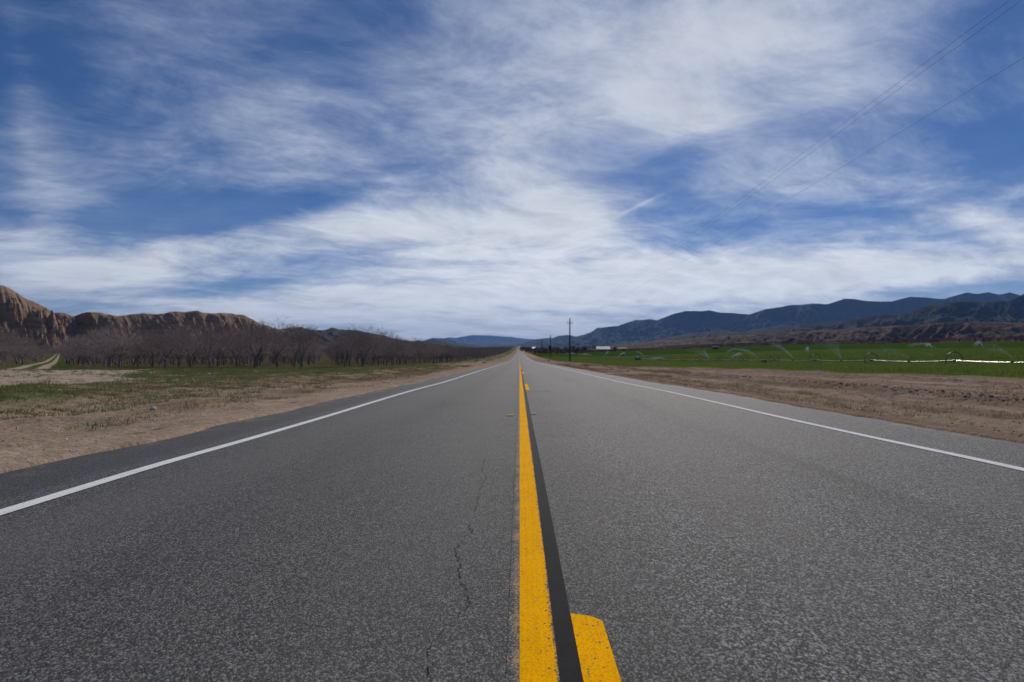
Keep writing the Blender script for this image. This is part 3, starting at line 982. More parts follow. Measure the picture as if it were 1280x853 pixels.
for X, Y, a, b, px in spots[:NIND]:
    tm, cm = TREES[int(rng.integers(0, 7))]
    lab = ('bare grey twigged orchard tree in the front row along the weedy field' if b == 0 else
           'bare orchard tree in the outer row along the grassy road verge' if a == 0 else
           'bare orchard tree half hidden behind the front row of the orchard')
    sc = rng.uniform(1.02, 1.27)
    if px < 62: sc *= 1.14
    if (X, Y) in special:
        lab, sc = special[(X, Y)]
    o = thing('orchard_tree', lab, 'tree', (X, Y, float(ground_z(X, Y)) - 0.05), rng.random() * 6.28, ORCH)
    o.scale = (sc * rng.uniform(.98, 1.14), sc * rng.uniform(.98, 1.14), sc)
    link('trunk', tm, o)
    link('branches', cm, o)

# the rest of the orchard, too far and dense to count, as one mass
low = []
for i in range(3):
    s = tree_segments(300 + i, 5.0, 1.0, 4, (4, 3, 3, 3))
    allv = s[0] + s[1]
    top = max(q[1][2] for q in allv)
    k = 4.6 / top
    mb = MB()
    mb.tubes(np.array([q[0] for q in allv]) * k, np.array([q[1] for q in allv]) * k, np.array([max(q[2] * k, 0.016) for q in allv]), np.array([max(q[3] * k, 0.013) for q in allv]), 3)
    low.append((np.concatenate(mb.v), np.concatenate(mb.q)))


def merge_trees(places, name, mat, protos=low):
    vs, qs, off = [], [], 0
    for X, Y, sc, Z in places:
        v, q = protos[int(rng.integers(0, len(protos)))]
        a = rng.random() * 6.28
        ca, sa = math.cos(a), math.sin(a)
        w = np.stack([(v[:, 0] * ca - v[:, 1] * sa) * sc + X, (v[:, 0] * sa + v[:, 1] * ca) * sc + Y, v[:, 2] * sc + Z], 1)
        vs.append(w.astype(np.float32)); qs.append(q + off); off += len(v)
    return link(name, mesh_from(name, np.concatenate(vs), np.concatenate(qs), mat))


rest = [(X, Y, rng.uniform(1.05, 1.3), float(ground_z(X, Y, False)) - 0.05) for X, Y, a, b, px in spots[NIND:]]
tag(merge_trees(rest, 'orchard_woods', m_twig), 'mass of bare orchard trees behind the nearer rows, reaching far along the road', 'trees', None, 'stuff')

# brown bare orchard strip at the foot of the bluffs, beyond the green field
pl = []
for i in range(1500):
    X = 352 + abs(rng.normal(0, 28)); Y = rng.uniform(260, 1300)
    if X / Y < 0.20: continue
    pl.append((X, Y, rng.uniform(.7, 1.05), float(ground_z(X, Y, False)) - 0.2))
m_brown_orch = bark_material('brown_orchard', (0.13, 0.075, 0.052), (0.23, 0.145, 0.105))
tag(merge_trees(pl, 'far_orchard_woods', m_brown_orch), 'strip of bare brown orchard along the far side of the green field', 'trees', None, 'stuff')

# ------------------------------------------------------------------ leafy clumps
def leaf_cloud(rng, n, rx, ry_, rz, size, hollow=0.35):
    """n small leaf quads spread through an uneven crown"""
    nb = 9
    cen = rng.normal(0, 1, (nb, 3)); cen /= np.linalg.norm(cen, axis=1, keepdims=True)
    cen *= rng.uniform(0.25, 0.68, (nb, 1))
    k = rng.integers(0, nb, n)
    dirs = rng.normal(0, 1, (n, 3)); dirs /= np.linalg.norm(dirs, axis=1, keepdims=True)
    p = cen[k] + dirs * (rng.uniform(hollow, 1, (n, 1)) ** 0.6) * rng.uniform(0.30, 0.48, (nb, 1))[k]
    p = p * np.array([rx, ry_, rz]) + np.array([0, 0, rz])
    a = rng.normal(0, 1, (n, 3)); a /= np.linalg.norm(a, axis=1, keepdims=True)
    b = np.cross(a, rng.normal(0, 1, (n, 3))); b /= np.linalg.norm(b, axis=1, keepdims=True) + 1e-9
    s = size * rng.uniform(0.5, 1.2, (n, 1))
    v = np.stack([p - a * s, p - b * s * .5, p + a * s, p + b * s * .5], 1).reshape(-1, 3)
    q = np.arange(n * 4).reshape(-1, 4)
    return v, q


def leafy_tree(name, label, px, Y, hpx, wpx, mat, seed, group=None, cat='tree', bare=False):
    X = px_to_ground(px, Y)
    h, wd = hpx / F * Y, wpx / F * Y
    r = np.random.default_rng(seed)
    o = thing(name, label, cat, (X, Y, float(ground_z(X, Y, False)) - 0.1), r.random() * 6, group)
    mb = MB()
    th = h * 0.25
    mb.path([(0, 0, 0), (0.03 * h, 0, th * .6), (0, 0.02 * h, h * 0.5)], [h * 0.035, h * 0.028, h * 0.012], 6)
    mb.build('trunk', m_bark, o, True)
    v, q = leaf_cloud(r, 700, wd / 2, wd / 2, h * 0.46, h * 0.045)
    v[:, 2] += h * 0.08
    link('crown', mesh_from('crown', v, q, mat), o)
    return o


FAR_CROWN = {}


def bare_tree(label, px, Y, hpx, seed, group):
    X = px_to_ground(px, Y)
    h = hpx / F * Y
    tm, cm = TREES[seed % 7]
    if seed % 7 not in FAR_CROWN:
        v, q = leaf_cloud(np.random.default_rng(seed + 900), 420, 2.3, 2.3, 2.1, 0.30, 0.1)
        v[:, 2] += 0.6
        FAR_CROWN[seed % 7] = mesh_from('crown', v, q, m_brush)
    o = thing('bare_tree', label, 'tree', (X, Y, float(ground_z(X, Y, False)) - 0.1), seed * 1.3, group)
    k = h / 4.7
    o.scale = (k * 1.1, k * 1.1, k)
    link('trunk', tm, o)
    link('branches', cm, o)
    link('crown', FAR_CROWN[seed % 7], o)
    return o


VG = 'trees around the farmstead right of the road'
leafy_tree('round_tree', 'round dark green tree beside the long white roofed barn', 769, 560, 8.5, 8.5, m_dark_leaf, 1, VG)
leafy_tree('evergreen_tree', 'dark pointed evergreen behind the second power pole', 687.5, 520, 14, 6, m_dark_leaf, 2, VG)
for i, (px, Y, h, wd, m, lab) in enumerate([
        (672, 700, 6.5, 3, m_dark_leaf, 'small dark upright evergreen right of the little white house'),
        (677, 640, 9, 4.5, m_dark_leaf, 'dark bushy tree behind the third power pole'),
        (663, 620, 7.5, 6, m_olive_leaf, 'dark olive tree left of the little white house'),
        (658, 560, 9, 7, m_olive_leaf, 'dark bushy tree closest to the road where it climbs'),
        (693, 560, 9, 10, m_olive_leaf, 'broad olive grey tree just right of the second power pole'),
        (718, 520, 10.5, 10, m_olive_leaf, 'broad dark tree just right of the tallest power pole'),
        (706, 560, 8, 8, m_olive_leaf, 'olive grey tree just left of the tallest power pole')]):
    leafy_tree('leafy_tree', lab, px, Y, h, wd, m, 20 + i, VG)
for i, (px, Y, h) in enumerate([(660, 640, 7), (669, 620, 7.5), (675, 560, 7), (679, 600, 8), (690, 580, 8), (694, 620, 8.5), (708, 600, 8), (714, 560, 9), (716, 610, 8), (729, 580, 8), (737, 640, 7), (743, 660, 8), (651, 900, 6), (654, 820, 6), (662, 800, 6), (682, 520, 8), (698, 540, 8.5), (702, 500, 7.5), (711, 520, 8.5), (726, 540, 7), (732, 560, 8.5), (653, 640, 6.5), (666, 560, 6), (722, 500, 9), (656, 760, 6)]):
    bare_tree('leafless grey tree among the farmstead trees near the power poles', px, Y, h, i, VG)
CG = 'row of dark shrubs along the far edge of the field'
for i, (px, h, wd) in enumerate([(1199, 5, 4), (1204, 3.6, 3.4), (1213, 5, 4), (1219, 4.5, 4), (1229, 5.4, 4.5), (1236, 5.6, 6), (1248, 5.2, 3.5), (1257, 5.2, 4), (1270, 6.2, 5), (1277, 4.5, 5)]):
    leafy_tree('field_shrub', 'dark green round shrub in the row along the far edge of the field', px, 340 * 630 / (px - VX) * 1.0, h, wd, m_dark_leaf, 60 + i, CG, 'shrub')

# rough brush and rubble between the field and the farmstead
mb = MB()
mr = MB()
for i in range(2600):
    X = rng.uniform(36, 420) if i % 3 else rng.uniform(14, 95)
    Y = 512 + 0.35 * X + abs(rng.normal(0, 60)) + rng.uniform(-4, 10)
    if X > 330:
        Y = rng.uniform(420, 900); X = 346 + abs(rng.normal(0, 3.5))
    if not (0.03 < X / Y < 1.1): continue
    s = rng.uniform(0.6, 1.7) * (1.5 if X < 110 else 1.0)
    v, q = leaf_cloud(rng, 26, s * 1.5, s * 1.5, s * 0.55, 0.42)
    (mb if rng.random() < 0.72 else mr).add(v + np.array([X, Y, float(ground_z(X, Y, False)) - 0.1]), q)
tag(mb.build('brush_undergrowth', m_brush), 'rough dark brush along the end of the green field', 'brush', None, 'stuff')
tag(mr.build('dry_undergrowth', m_straw), 'pale dry brush mixed along the end of the green field', 'brush', None, 'stuff')

# ------------------------------------------------------------------ farm buildings
def house(name, label, cat, px, Y, size, wall, roofm, rot=0.0, rise=0.3, openings=3, skew=0.0):
    L, W, H = size
    X = px_to_ground(px, Y)
    o = thing(name, label, cat, (X, Y, float(ground_z(X, Y, False)) - 0.05), rot)
    w_ = MB().box((0, 0, H / 2), (L, W, H))
    rh = W * rise
    w_.add([(-L / 2, -W / 2, H), (-L / 2, W / 2, H), (-L / 2, 0, H + rh), (L / 2, -W / 2, H), (L / 2, W / 2, H), (L / 2, 0, H + rh)], None, [(0, 1, 2), (3, 5, 4)])
    w_.build('wall', wall, o)
    e = 0.5
    rf = MB()
    sl = rh / (W / 2)
    for s in (-1, 1):
        y0, z0 = s * (W / 2 + e), H - e * sl
        v = [(-L / 2 - e, y0, z0 + .06), (L / 2 + e, y0, z0 + .06), (L / 2 + e, 0, H + rh + .06), (-L / 2 - e, 0, H + rh + .06)]
        v2 = [(a, b, c + 0.16) for a, b, c in v]
        rf.add(v + v2, [(0, 1, 2, 3), (7, 6, 5, 4), (0, 4, 5, 1), (1, 5, 6, 2), (3, 7, 4, 0)])
    rf.build('roof', roofm, o)
    for k in range(openings):
        xx = -L / 2 + (k + 0.5) * L / openings
        if k == openings // 2:
            MB().box((xx, -W / 2 - 0.03, min(2.1, H * .8) / 2 + .02), (1.1 if L < 12 else 3.0, 0.06, min(2.1, H * .8))).build('door', m_wall_d, o)
        else:
            MB().box((xx, -W / 2 - 0.03, H * .58), (min(1.4, L / openings * .5), 0.06, 1.0)).build('window', m_glass, o)
    return o


house('barn', 'long low barn with a bright white roof before the blue mountains', 'barn', 753.5, 600, (15.5, 9, 2.6), m_wall_d, m_roof_w, 0.0, 0.34, 5)
house('shed', 'dark low shed just left of the long white roofed barn', 'shed', 740, 590, (8.5, 6, 2.2), m_wall_d, m_roof_d, 0.0, 0.3, 3)
house('farmhouse', 'tan farmhouse with a dark roof between bare trees left of the shed', 'house', 724, 620, (13, 8, 2.5), m_wall_t, m_roof_d, 0.0, 0.25, 5)
house('white_house', 'little white house among dark trees where the road climbs', 'house', 667.5, 720, (5.0, 5, 4.6), m_wall_w, m_roof_w, 0.5, 0.3, 3)
house('storage_shed', 'grey low shed right of the round dark green tree', 'shed', 776, 640, (13, 6, 2.0), m_wall_t, m_wall_t, 0.0, 0.2, 4)

# white trailer parked on the far edge of the field
Yt = 470
Xt = px_to_ground(894.5, Yt)
tr = thing('parked_trailer', 'white roofed dark trailer parked at the far edge of the green field', 'trailer', (Xt, Yt, float(ground_z(Xt, Yt, False)) + 0.02))
MB().box((0, 0, 1.35), (5.2, 2.3, 1.5)).build('body', m_wall_d, tr)
MB().box((0, 0, 2.45), (5.6, 2.6, 0.66)).build('roof', m_roof_w, tr)
for s in (-1, 1):
    MB().tubes([(s * 1.3, -1.2, 0.38)], [(s * 1.3, 1.2, 0.38)], [0.38], [0.38], 14, True).build('wheel', m_rubber, tr)
MB().path([(2.6, 0, 0.7), (3.7, 0, 0.55)], 0.06, 6).build('drawbar', m_galv, tr)

# ------------------------------------------------------------------ power line
def power_pole(label, X, Y, h):
    z0 = float(ground_z(X, Y)) - 0.1
    o = thing('power_pole', label, 'power pole', (X, Y, z0), 0, 'wooden power poles along the right side of the road')
    MB().tubes([(0, 0, 0), (0, 0, h * .5)], [(0, 0, h * .5), (0, 0, h)], [0.20, 0.17], [0.17, 0.13], 12, True).build('pole', m_pole, o, True)
    a = MB().box((0, -0.14, h - 1.1), (1.5, 0.10, 0.12)).build('crossarm', m_pole, o)
    for s in (-0.62, 0.62):
        MB().tubes([(s, -0.14, h - 1.04), (s, -0.14, h - 0.94), (s, -0.14, h - 0.86)], [(s, -0.14, h - 0.94), (s, -0.14, h - 0.86), (s, -0.14, h - 0.80)],
                   [0.03, 0.075, 0.05], [0.06, 0.05, 0.03], 8).build('insulator', m_insul, a, True)
    MB().tubes([(0, 0, h), (0, 0, h + 0.10), (0, 0, h + 0.18)], [(0, 0, h + 0.10), (0, 0, h + 0.18), (0, 0, h + 0.24)], [0.03, 0.075, 0.05], [0.06, 0.05, 0.03], 8).build('insulator', m_insul, o, True)
    z0 = z0
    return [(X - 0.62, Y - .14, z0 + h - 0.80), (X, Y, z0 + h + 0.24), (X + 0.62, Y - .14, z0 + h - 0.80)]


tops = [power_pole('tallest looking wooden power pole, standing at the near edge of the green field', px_to_ground(712.3, 127), 127, 10.9),
        power_pole('second wooden power pole, about half as tall in view as the nearest one', px_to_ground(688.2, 236), 236, 10.9),
        power_pole('farthest wooden power pole, small before the farmstead trees', px_to_ground(677.5, 369), 369, 10.9)]
# the next pole of the line stands just outside the picture, beside the viewer
zr = float(ground_z(14.0, 9.0))
p0 = [(12.6, 9.0, zr + 9.5), (13.4, 9.0, zr + 10.3), (14.1, 9.0, zr + 8.9)]
NW = ['left hand', 'middle', 'right hand']
for k in range(3):
    pts = []
    chain = [p0[k]] + [tp[k] for tp in tops]
    mb = MB()
    for a, b in zip(chain[:-1], chain[1:]):
        a, b = np.array(a), np.array(b)
        s = np.linspace(0, 1, 60)[:, None]
        q = a + (b - a) * s
        q[:, 2] -= 4 * 0.55 * (s * (1 - s))[:, 0]
        mb.path(q, 0.0036, 5)
    tag(mb.build('power_line', m_cable), 'thin dark power line crossing the sky, %s one of three' % ('uppermost' if k == 0 else 'middle' if k == 1 else 'lowest'), 'power line', 'power lines between the poles')

# ------------------------------------------------------------------ wheel line irrigation
XW = 44.0
wl = thing('irrigation_wheel_line', 'long wheeled irrigation pipe rolled out across the green field', 'irrigation line', (XW, 0, 0))
wheel_y = [27 + 12 * i for i in range(0, 25)]
AX = 0.88


def axle_z(Y):
    return float(ground_z(XW, Y, False)) + AX


pts = []
for Y in np.arange(27, 316, 0.5):
    a = 27 + 12 * math.floor((Y - 27) / 12)
    s = (Y - a) / 12
    z = axle_z(a) * (1 - s) + axle_z(a + 12) * s - 0.16 * 4 * s * (1 - s)
    pts.append((0, Y, z))
pts = np.array(pts)
th_ = np.arange(16) / 16 * 2 * math.pi
sl_ = np.gradient(pts[:, 2], pts[:, 1])
PV = np.stack([np.cos(th_)[None, :] * 0.058 + 0 * sl_[:, None], pts[:, 1:2] - sl_[:, None] * np.sin(th_)[None, :] * 0.058, pts[:, 2:3] + np.sin(th_)[None, :] * 0.058], -1).reshape(-1, 3)
PF = []
for i in range(len(pts) - 1):
    for j in range(16):
        PF.append((i * 16 + j, i * 16 + (j + 1) % 16, (i + 1) * 16 + (j + 1) % 16, (i + 1) * 16 + j))
link('pipe', mesh_from('pipe', PV, np.array(PF), m_alu, True), wl)
th = np.linspace(0, 2 * math.pi, 41)
rim = MB()
ring = np.stack([AX * np.cos(th), th * 0, AX * np.sin(th)], 1)
rim.path(ring, 0.045, 6)
rim_me = rim.mesh('wheel', m_galv, True)
sp = MB()
for k in range(9):
    a = 2 * math.pi * k / 9 + .2
    for yy in (-0.05, 0.05):
        sp.tubes([(0.08 * math.cos(a), yy, 0.08 * math.sin(a))], [(AX * math.cos(a), 0, AX * math.sin(a))], [0.010], [0.010], 4)
sp_me = sp.mesh('spokes', m_galv)
hub_me = MB().tubes([(0, -0.09, 0)], [(0, 0.09, 0)], [0.12], [0.12], 12, True).mesh('hub', m_galv)
spr = MB()
spr.path([(0, 0, 0.05), (0, 0, 0.30)], 0.022, 6)
spr.path([(-.03, 0, 0.28), (0.06, 0, 0.36), (0.15, 0, 0.40)], 0.022, 6)
spr.box((0, 0, 0.06), (0.10, 0.20, 0.10))
spr_me = spr.mesh('sprinkler', m_rust)
for Y in wheel_y:
    wo_ = link('wheel', rim_me, wl, (0, Y, axle_z(Y)))
    wo_.rotation_euler = (0, Y * 0.7, 0)
    link('spokes', sp_me, wo_)
    link('hub', hub_me, wo_)
for Y in [y + 6 for y in wheel_y[:-1]]:
    z = (axle_z(Y - 6) + axle_z(Y + 6)) / 2 - 0.16
    link('sprinkler', spr_me, wl, (0, Y, z))
# drive unit in the middle of the line
Yd = 186.0
zd = float(ground_z(XW, Yd, False))
du = thing('drive_unit', 'small white and dark motor cart under the spray at mid line', 'motor cart', (XW - 0.4, Yd, zd))
MB().box((0, 0, 0.75), (1.2, 2.6, 0.18)).build('chassis', m_galv, du)
MB().box((0, 0.2, 1.2), (0.9, 1.2, 0.7)).build('engine_cover', m_wall_w, du)
for sx in (-.55, .55):
    for sy in (-1.2, 1.2):
        MB().tubes([(sx - .09, sy, 0.55)], [(sx + .09, sy, 0.55)], [0.55], [0.55], 16, True).build('wheel', m_rubber, du)
# reddish valve box in the crop
Xv, Yv = px_to_ground(955, 86), 86.0
zv = float(ground_z(Xv, Yv, False))
vb = thing('valve_box', 'rusty red pump box standing in the crop before the irrigation pipe', 'pump box', (Xv, Yv, zv))
MB().box((0, 0, 0.55), (0.62, 0.5, 0.5)).build('body', m_metal_p, vb)
MB().box((0, 0, 0.83), (0.70, 0.58, 0.06)).build('lid', m_metal_p, vb)
MB().path([(0, 0, 0), (0, 0, 0.3)], 0.10, 8).build('riser_pipe', m_galv, vb)

# water thrown by the sprinklers: jets of fine droplets
def jet(Y, az, el, speed, n, label, spread=0.10, tmax=1.0, drift=0.0, size=0.012, X=XW):
    r = np.random.default_rng(int(Y * 10) + n)
    z0 = float(ground_z(X, Y, False)) + AX + 0.25
    e = R(el) + r.normal(0, spread * .6, n)
    a = R(az) + r.normal(0, spread * .5, n)
    sp_ = speed * r.uniform(0.93, 1.05, n)
    tm = tmax * r.random(n) ** 0.8
    p = np.stack([np.cos(e) * np.cos(a) * sp_ * tm, np.cos(e) * np.sin(a) * sp_ * tm, np.sin(e) * sp_ * tm - 4.9 * tm * tm], 1)
    p += r.normal(0, 1, (n, 3)) * (0.02 + 0.10 * tm[:, None])
    p[:, 0] -= drift * tm * r.random(n) ** 1.5
    p[:, 2] -= drift * 0.12 * tm * r.random(n)
    p = p[p[:, 2] > -0.9]
    m_ = len(p)
    s = size * r.uniform(.6, 1.4, (m_, 1))
    tet = np.array([(1, 1, 1), (-1, -1, 1), (-1, 1, -1), (1, -1, -1)]) * 0.8
    v = (p[:, None, :] + tet[None] * s[:, None, :]).reshape(-1, 3) + np.array([X, Y, z0])
    f = np.array([(0, 1, 2), (0, 3, 1), (0, 2, 3), (1, 3, 2)])
    f = (f[None] + (np.arange(m_) * 4)[:, None, None]).reshape(-1, 3)
    o = link('water_spray', mesh_from('water_spray', v, f, m_spray))
    tag(o, label, 'spray', 'sprinkler jets along the wheel line', 'stuff')


def ysp(px):
    return F * XW / (px - VX)


JETS = [(1266, 150, 50, 5, 500, 0.10, .8, 0, .013), (1245, 150, 55, 6.0, 700, .10, .9, .6, .014), (1140, 150, 45, 6.0, 1500, .16, 1.0, 2.5, .014), (1057, 95, 75, 8.0, 2600, .07, .85, 3.5, .016),
        (990, 165, 55, 8.5, 2200, .05, .95, .8, .017), (942, 160, 50, 7.5, 1400, .04, .9, .5, .018), (905, 20, 35, 7.5, 1900, .06, .8, .3, .020), (876, 100, 60, 8, 2600, .08, .85, 5.0, .022), (826, 200, 20, 7, 2600, .07, 1.0, 3, .024),
        (806, 165, 55, 8.5, 900, .05, .9, .6, .026), (775, 20, 40, 9, 2200, .06, .9, .6, .030), (757, 30, 50, 9, 1600, .06, .9, .6, .032), (740, 170, 30, 8, 3000, .12, 1.1, 4, .034), (720, 170, 30, 8, 2600, .14, 1.1, 5, .040)]
for px, az, el, spd, n, spr_, tm_, dr, sz in JETS:
    Y0_ = ysp(px)
    Y = 33 + 12 * round((Y0_ - 33) / 12)
    jet(Y, az, el, spd, int(n * .55), 'faint white water jet from a sprinkler on the wheel line', spr_ * 1.6, tm_ * .6, dr * 2.0, sz * .62)
for i, (px, Yj) in enumerate([(1165, 150), (1172, 155), (1230, 130), (935, 190), (1010, 160)]):
    jet(Yj, 150 if i % 2 else 60, 40, 9, 900, 'faint water jet far out over the green field', .05, 1.0, 1.0, .022, X=px_to_ground(px, Yj))

# ------------------------------------------------------------------ grass, crop and clods
def blades(P, H, lean, width, n_per, rng, mat, name, spread=0.08):
    """tufts of narrow bent blades at points P (n,3)"""
    n = len(P)
    base = np.repeat(P, n_per, 0) + np.concatenate([rng.normal(0, 1, (n * n_per, 2)) * np.repeat(np.broadcast_to(spread, n), n_per)[:, None], np.zeros((n * n_per, 1))], 1)
    h = np.repeat(H, n_per) * rng.uniform(0.45, 1.15, n * n_per)
    a = rng.random(n * n_per) * 6.28
    l = rng.uniform(0.1, 1.0, n * n_per) * lean * h
    wd = np.repeat(np.broadcast_to(width, n), n_per) * rng.uniform(.6, 1.3, n * n_per)
    side = np.stack([-np.sin(a + .9), np.cos(a + .9), a * 0], 1) * wd[:, None]
    mid = base + np.stack([np.cos(a) * l * .35, np.sin(a) * l * .35, h * .6], 1)
    tip = base + np.stack([np.cos(a) * l, np.sin(a) * l, h], 1)
    v = np.stack([base - side, base + side, mid + side * .7, mid - side * .7, tip], 1).reshape(-1, 3)
    k = np.arange(n * n_per) * 5
    q = np.stack([k, k + 1, k + 2, k + 3], 1)
    tr_ = np.stack([k + 3, k + 2, k + 4], 1)
    return link(name, mesh_from(name, v, [q, tr_], mat))


def scatter(n, x0, x1, y0, y1, rng, power=1.0):
    Y = y0 + (y1 - y0) * rng.random(n) ** power
    X = rng.uniform(x0, x1, n)
    return X, Y


rg = np.random.default_rng(77)
# green weeds, left verge
X, Y = scatter(46000, -46, -5.0, 3.5, 60, rg, 1.25)
dn = fbm(X * 0.35, Y * 0.16, 4, 205) * 0.7 + fbm(X * 1.4, Y * 1.4, 3, 206) * 0.3
clear = (X + 0.70 * Y < -1.5 + 7 * (fbm(X * .25, Y * .25, 3, 88) - .5)) & (Y > 15.0) & (Y < 47) & (rg.random(len(X)) < 0.93)
keep = (dn > 0.41 + 0.05 * (X > -7.5) + 0.09 * (X > -6)) & ~clear
X, Y = X[keep], Y[keep]
P = np.stack([X, Y, ground_z(X, Y) - 0.01], 1)
tag(blades(P, rg.uniform(0.05, 0.14, len(P)) * (0.50 + 0.50 * smooth(-X, 9, 16)), 0.9, 0.006 + 0.00022 * Y, 14, rg, m_grass, 'weeds', 0.10), 'green weeds scattered over the sandy left verge', 'weeds', None, 'stuff')
X, Y = scatter(30000, -46, -4.6, 3.5, 60, rg, 1.25)
dn = fbm(X * 0.5, Y * 0.2, 4, 305) * 0.7 + fbm(X * 1.7, Y * 1.7, 3, 306) * 0.3
clear = (X + 0.70 * Y < -1.5 + 7 * (fbm(X * .25, Y * .25, 3, 88) - .5)) & (Y > 15.0) & (Y < 47) & (rg.random(len(X)) < 0.93)
keep = (dn > 0.42 + 0.08 * (X > -6.0)) & ~clear
X, Y = X[keep], Y[keep]
P = np.stack([X, Y, ground_z(X, Y) - 0.01], 1)
tag(blades(P, rg.uniform(0.04, 0.13, len(P)), 1.0, 0.003 + 0.00016 * Y, 12, rg, m_straw, 'dry_grass', 0.10), 'dry brown grass over the sandy left verge', 'grass', None, 'stuff')
# stubble, right verge
X, Y = scatter(9000, 4.75, 10.6, 3.6, 70, rg, 1.5)
dn = fbm(X * 0.9, Y * 0.25, 4, 405)
keep = dn > 0.47 + 0.14 * smooth(X, 6.0, 7.0) - 0.10 * smooth(X, 9.8, 10.4)
X, Y = X[keep], Y[keep]
P = np.stack([X, Y, ground_z(X, Y) - 0.005], 1)
tag(blades(P, rg.uniform(0.03, 0.10, len(P)), 1.1, 0.0022 + 0.00014 * Y, 9, rg, m_straw, 'stubble_grass', 0.07), 'dry stubble on the bare dirt verge right of the road', 'grass', None, 'stuff')
# crop along the edge of the field and over it
X = np.concatenate([10.9 + np.abs(rg.normal(0, 3.2, 16000)), rg.uniform(10.8, 60, 20000), rg.uniform(12, 180, 16000)])
Y = np.concatenate([8 + 80 * rg.random(16000) ** 1.5, 9 + 110 * rg.random(20000) ** 1.4, 40 + 260 * rg.random(16000)])
keep = (X > 10.7 + 2.6 * (fbm(Y * .8 + X * .5, X * 1.1, 4, 9) - .35)) & (X / Y < 1.25)
X, Y = X[keep], Y[keep]
P = np.stack([X, Y, ground_z(X, Y) - 0.01], 1)
hh = (0.09 + 0.17 * smooth(X, 11.0, 13.0)) * (0.75 + 0.5 * fbm(X * .3, Y * .3, 3, 19))
tag(blades(P, hh, 0.5, 0.005 + 0.00022 * Y, 12, rg, m_crop, 'crop_grass', 0.10 + 0.004 * Y), 'young green crop filling the irrigated field', 'crop', None, 'stuff')

# soil clods and gravel
def clods(X, Y, S, rng, mat, name):
    n = len(X)
    ico = np.array([(0, 0, 1), (.89, 0, .45), (.28, .85, .45), (-.72, .53, .45), (-.72, -.53, .45), (.28, -.85, .45), (.72, .53, -.45), (-.28, .85, -.45), (-.89, 0, -.45), (-.28, -.85, -.45), (.72, -.53, -.45), (0, 0, -1)])
    fc = np.array([(0, 1, 2), (0, 2, 3), (0, 3, 4), (0, 4, 5), (0, 5, 1), (1, 6, 2), (2, 7, 3), (3, 8, 4), (4, 9, 5), (5, 10, 1), (6, 7, 2), (7, 8, 3), (8, 9, 4), (9, 10, 5), (10, 6, 1), (11, 7, 6), (11, 8, 7), (11, 9, 8), (11, 10, 9), (11, 6, 10)])
    v = ico[None] * (1 + rng.normal(0, .22, (n, 12, 1))) * np.stack([S * rng.uniform(.7, 1.3, n), S * rng.uniform(.7, 1.3, n), S * rng.uniform(.45, .8, n)], 1)[:, None, :]
    P = np.stack([X, Y, ground_z(X, Y) + S * 0.15], 1)
    v = (v + P[:, None, :]).reshape(-1, 3)
    f = (fc[None] + (np.arange(n) * 12)[:, None, None]).reshape(-1, 3)
    return link(name, mesh_from(name, v, f, mat))


n = 2600
Y = 5 + 75 * rg.random(n) ** 1.6
X = 7.45 + 0.25 * np.sin(Y * .11) + rg.normal(0, .10, n)
X2 = rg.uniform(4.8, 10.2, 2600); Y2 = 4 + 40 * rg.random(2600) ** 1.5
Xc, Yc = np.concatenate([X, X2]), np.concatenate([Y, Y2])
S = np.concatenate([rg.uniform(.006, .024, n), rg.uniform(.004, .016, 2600)])
tag(clods(Xc, Yc, S, rg, m_clod, 'clod_dirt'), 'dark clods of ploughed soil on the right verge', 'soil', None, 'stuff')
X = np.concatenate([rg.uniform(-9, -3.55, 3000), rg.uniform(4.65, 6, 1500)])
Y = 3 + 30 * rg.random(4500) ** 1.5
tag(clods(X, Y, rg.uniform(.003, .012, 4500), rg, m_stone, 'gravel'), 'small pale gravel on the road shoulders', 'gravel', None, 'stuff')


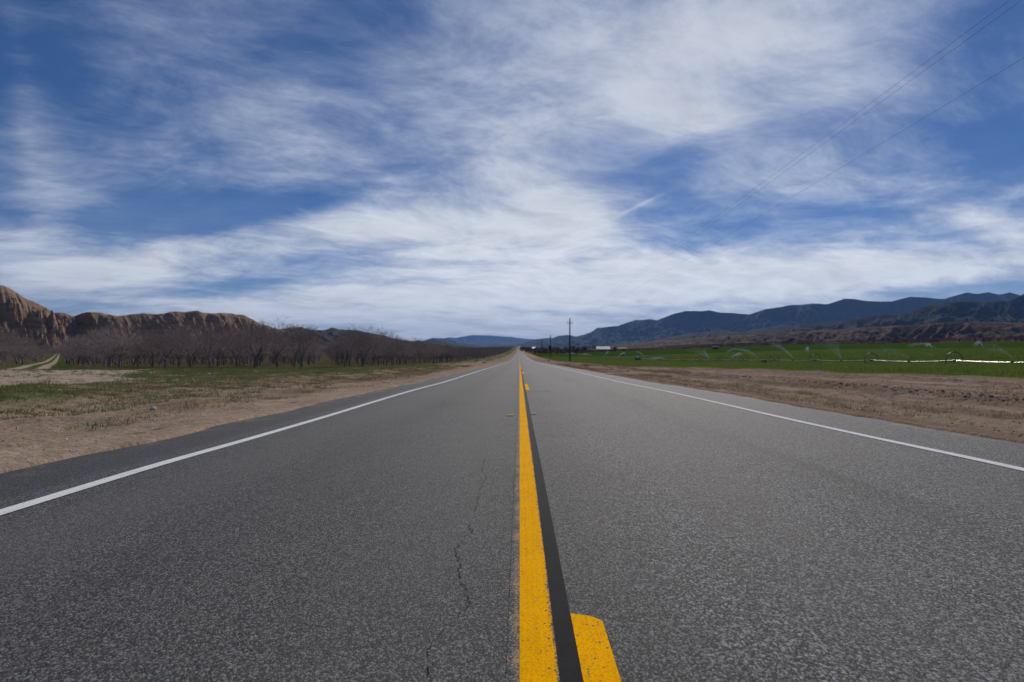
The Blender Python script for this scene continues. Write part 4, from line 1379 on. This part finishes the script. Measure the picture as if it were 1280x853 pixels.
def rock(label, px, Y, s, mat=m_stone, name='rock', seed=1):
    X = px_to_ground(px, Y)
    r = np.random.default_rng(seed)
    import bmesh
    bm = bmesh.new()
    bmesh.ops.create_icosphere(bm, subdivisions=3, radius=1.0)
    sx, sy, sz = s * r.uniform(.8, 1.3), s * r.uniform(.7, 1.1), s * r.uniform(.5, .75)
    for v in bm.verts:
        c_ = v.co
        k = 1 + 0.5 * (float(fbm(np.array(c_.x * 1.4 + 5 + seed), np.array(c_.y * 1.4 + c_.z * 1.1), 3, seed)) - .5)
        v.co = Vector((c_.x * sx * k, c_.y * sy * k, c_.z * sz * k))
    me = bpy.data.meshes.new(name)
    bm.to_mesh(me); bm.free()
    me.materials.append(mat)
    o = link(name, me, None, (X, Y, float(ground_z(X, Y)) + sz * 0.35))
    return tag(o, label, 'rock', 'pale stones on the verges')


rock('white stone at the foot of the sandy bank beside the left shoulder', 192, 7.6, 0.045, seed=2)
rock('pale stone on the sand at the edge of the weeds, left of the white line', 352, 17.0, 0.07, seed=3)
rock('grey rock lying in the weeds before the orchard', 261, 34.0, 0.13, seed=4)
rock('pale rock at the edge of the green weeds before the orchard', 320, 38.0, 0.11, seed=5)
rock('white stone on the dirt verge below the farthest power pole', 686.5, 150.0, 0.5, seed=6)
rock('pale flat rock on the left verge where the grass narrows', 606, 95.0, 0.35, seed=7)

# small white roadside cabinet at the corner of the far orchard
Yb = 270.0
Xb = px_to_ground(621, Yb)
ub = thing('utility_box', 'small white utility box on the left verge by the far orchard', 'utility box', (Xb, Yb, float(ground_z(Xb, Yb, False))))
MB().box((0, 0, 0.55), (0.75, 0.6, 1.1)).build('cabinet', m_wall_w, ub)
MB().box((0, 0, 1.15), (0.85, 0.7, 0.10)).build('lid', m_wall_w, ub)
MB().box((0, -.32, 0.55), (0.55, 0.03, 0.8)).build('door', m_wall_w, ub)
Ys = 125.0
Xs = px_to_ground(596.5, Ys)
ms = thing('marker_post', 'short dark marker post standing in the left verge', 'post', (Xs, Ys, float(ground_z(Xs, Ys, False))))
MB().box((0, 0, 0.6), (0.14, 0.10, 1.2)).build('post', m_wall_d, ms)
MB().box((0, -0.06, 1.1), (0.42, 0.03, 0.40)).build('plate', m_galv, ms)

# ------------------------------------------------------------------ haze
hz, t = material('haze_air')
pv = t.n('ShaderNodeVolumePrincipled')
pv.inputs['Color'].default_value = (0.24, 0.47, 1.0, 1)
pv.inputs['Density'].default_value = 3.0e-5
pv.inputs['Anisotropy'].default_value = 0.1
o_ = t.n('ShaderNodeOutputMaterial')
t.link(pv.outputs[0], o_.inputs['Volume'])
hb_ = MB().box((1500, 14000, 690), (29000, 34000, 1420)).build('haze', hz)
tag(hb_, 'thin blue haze filling the valley air', 'haze', None, 'stuff')
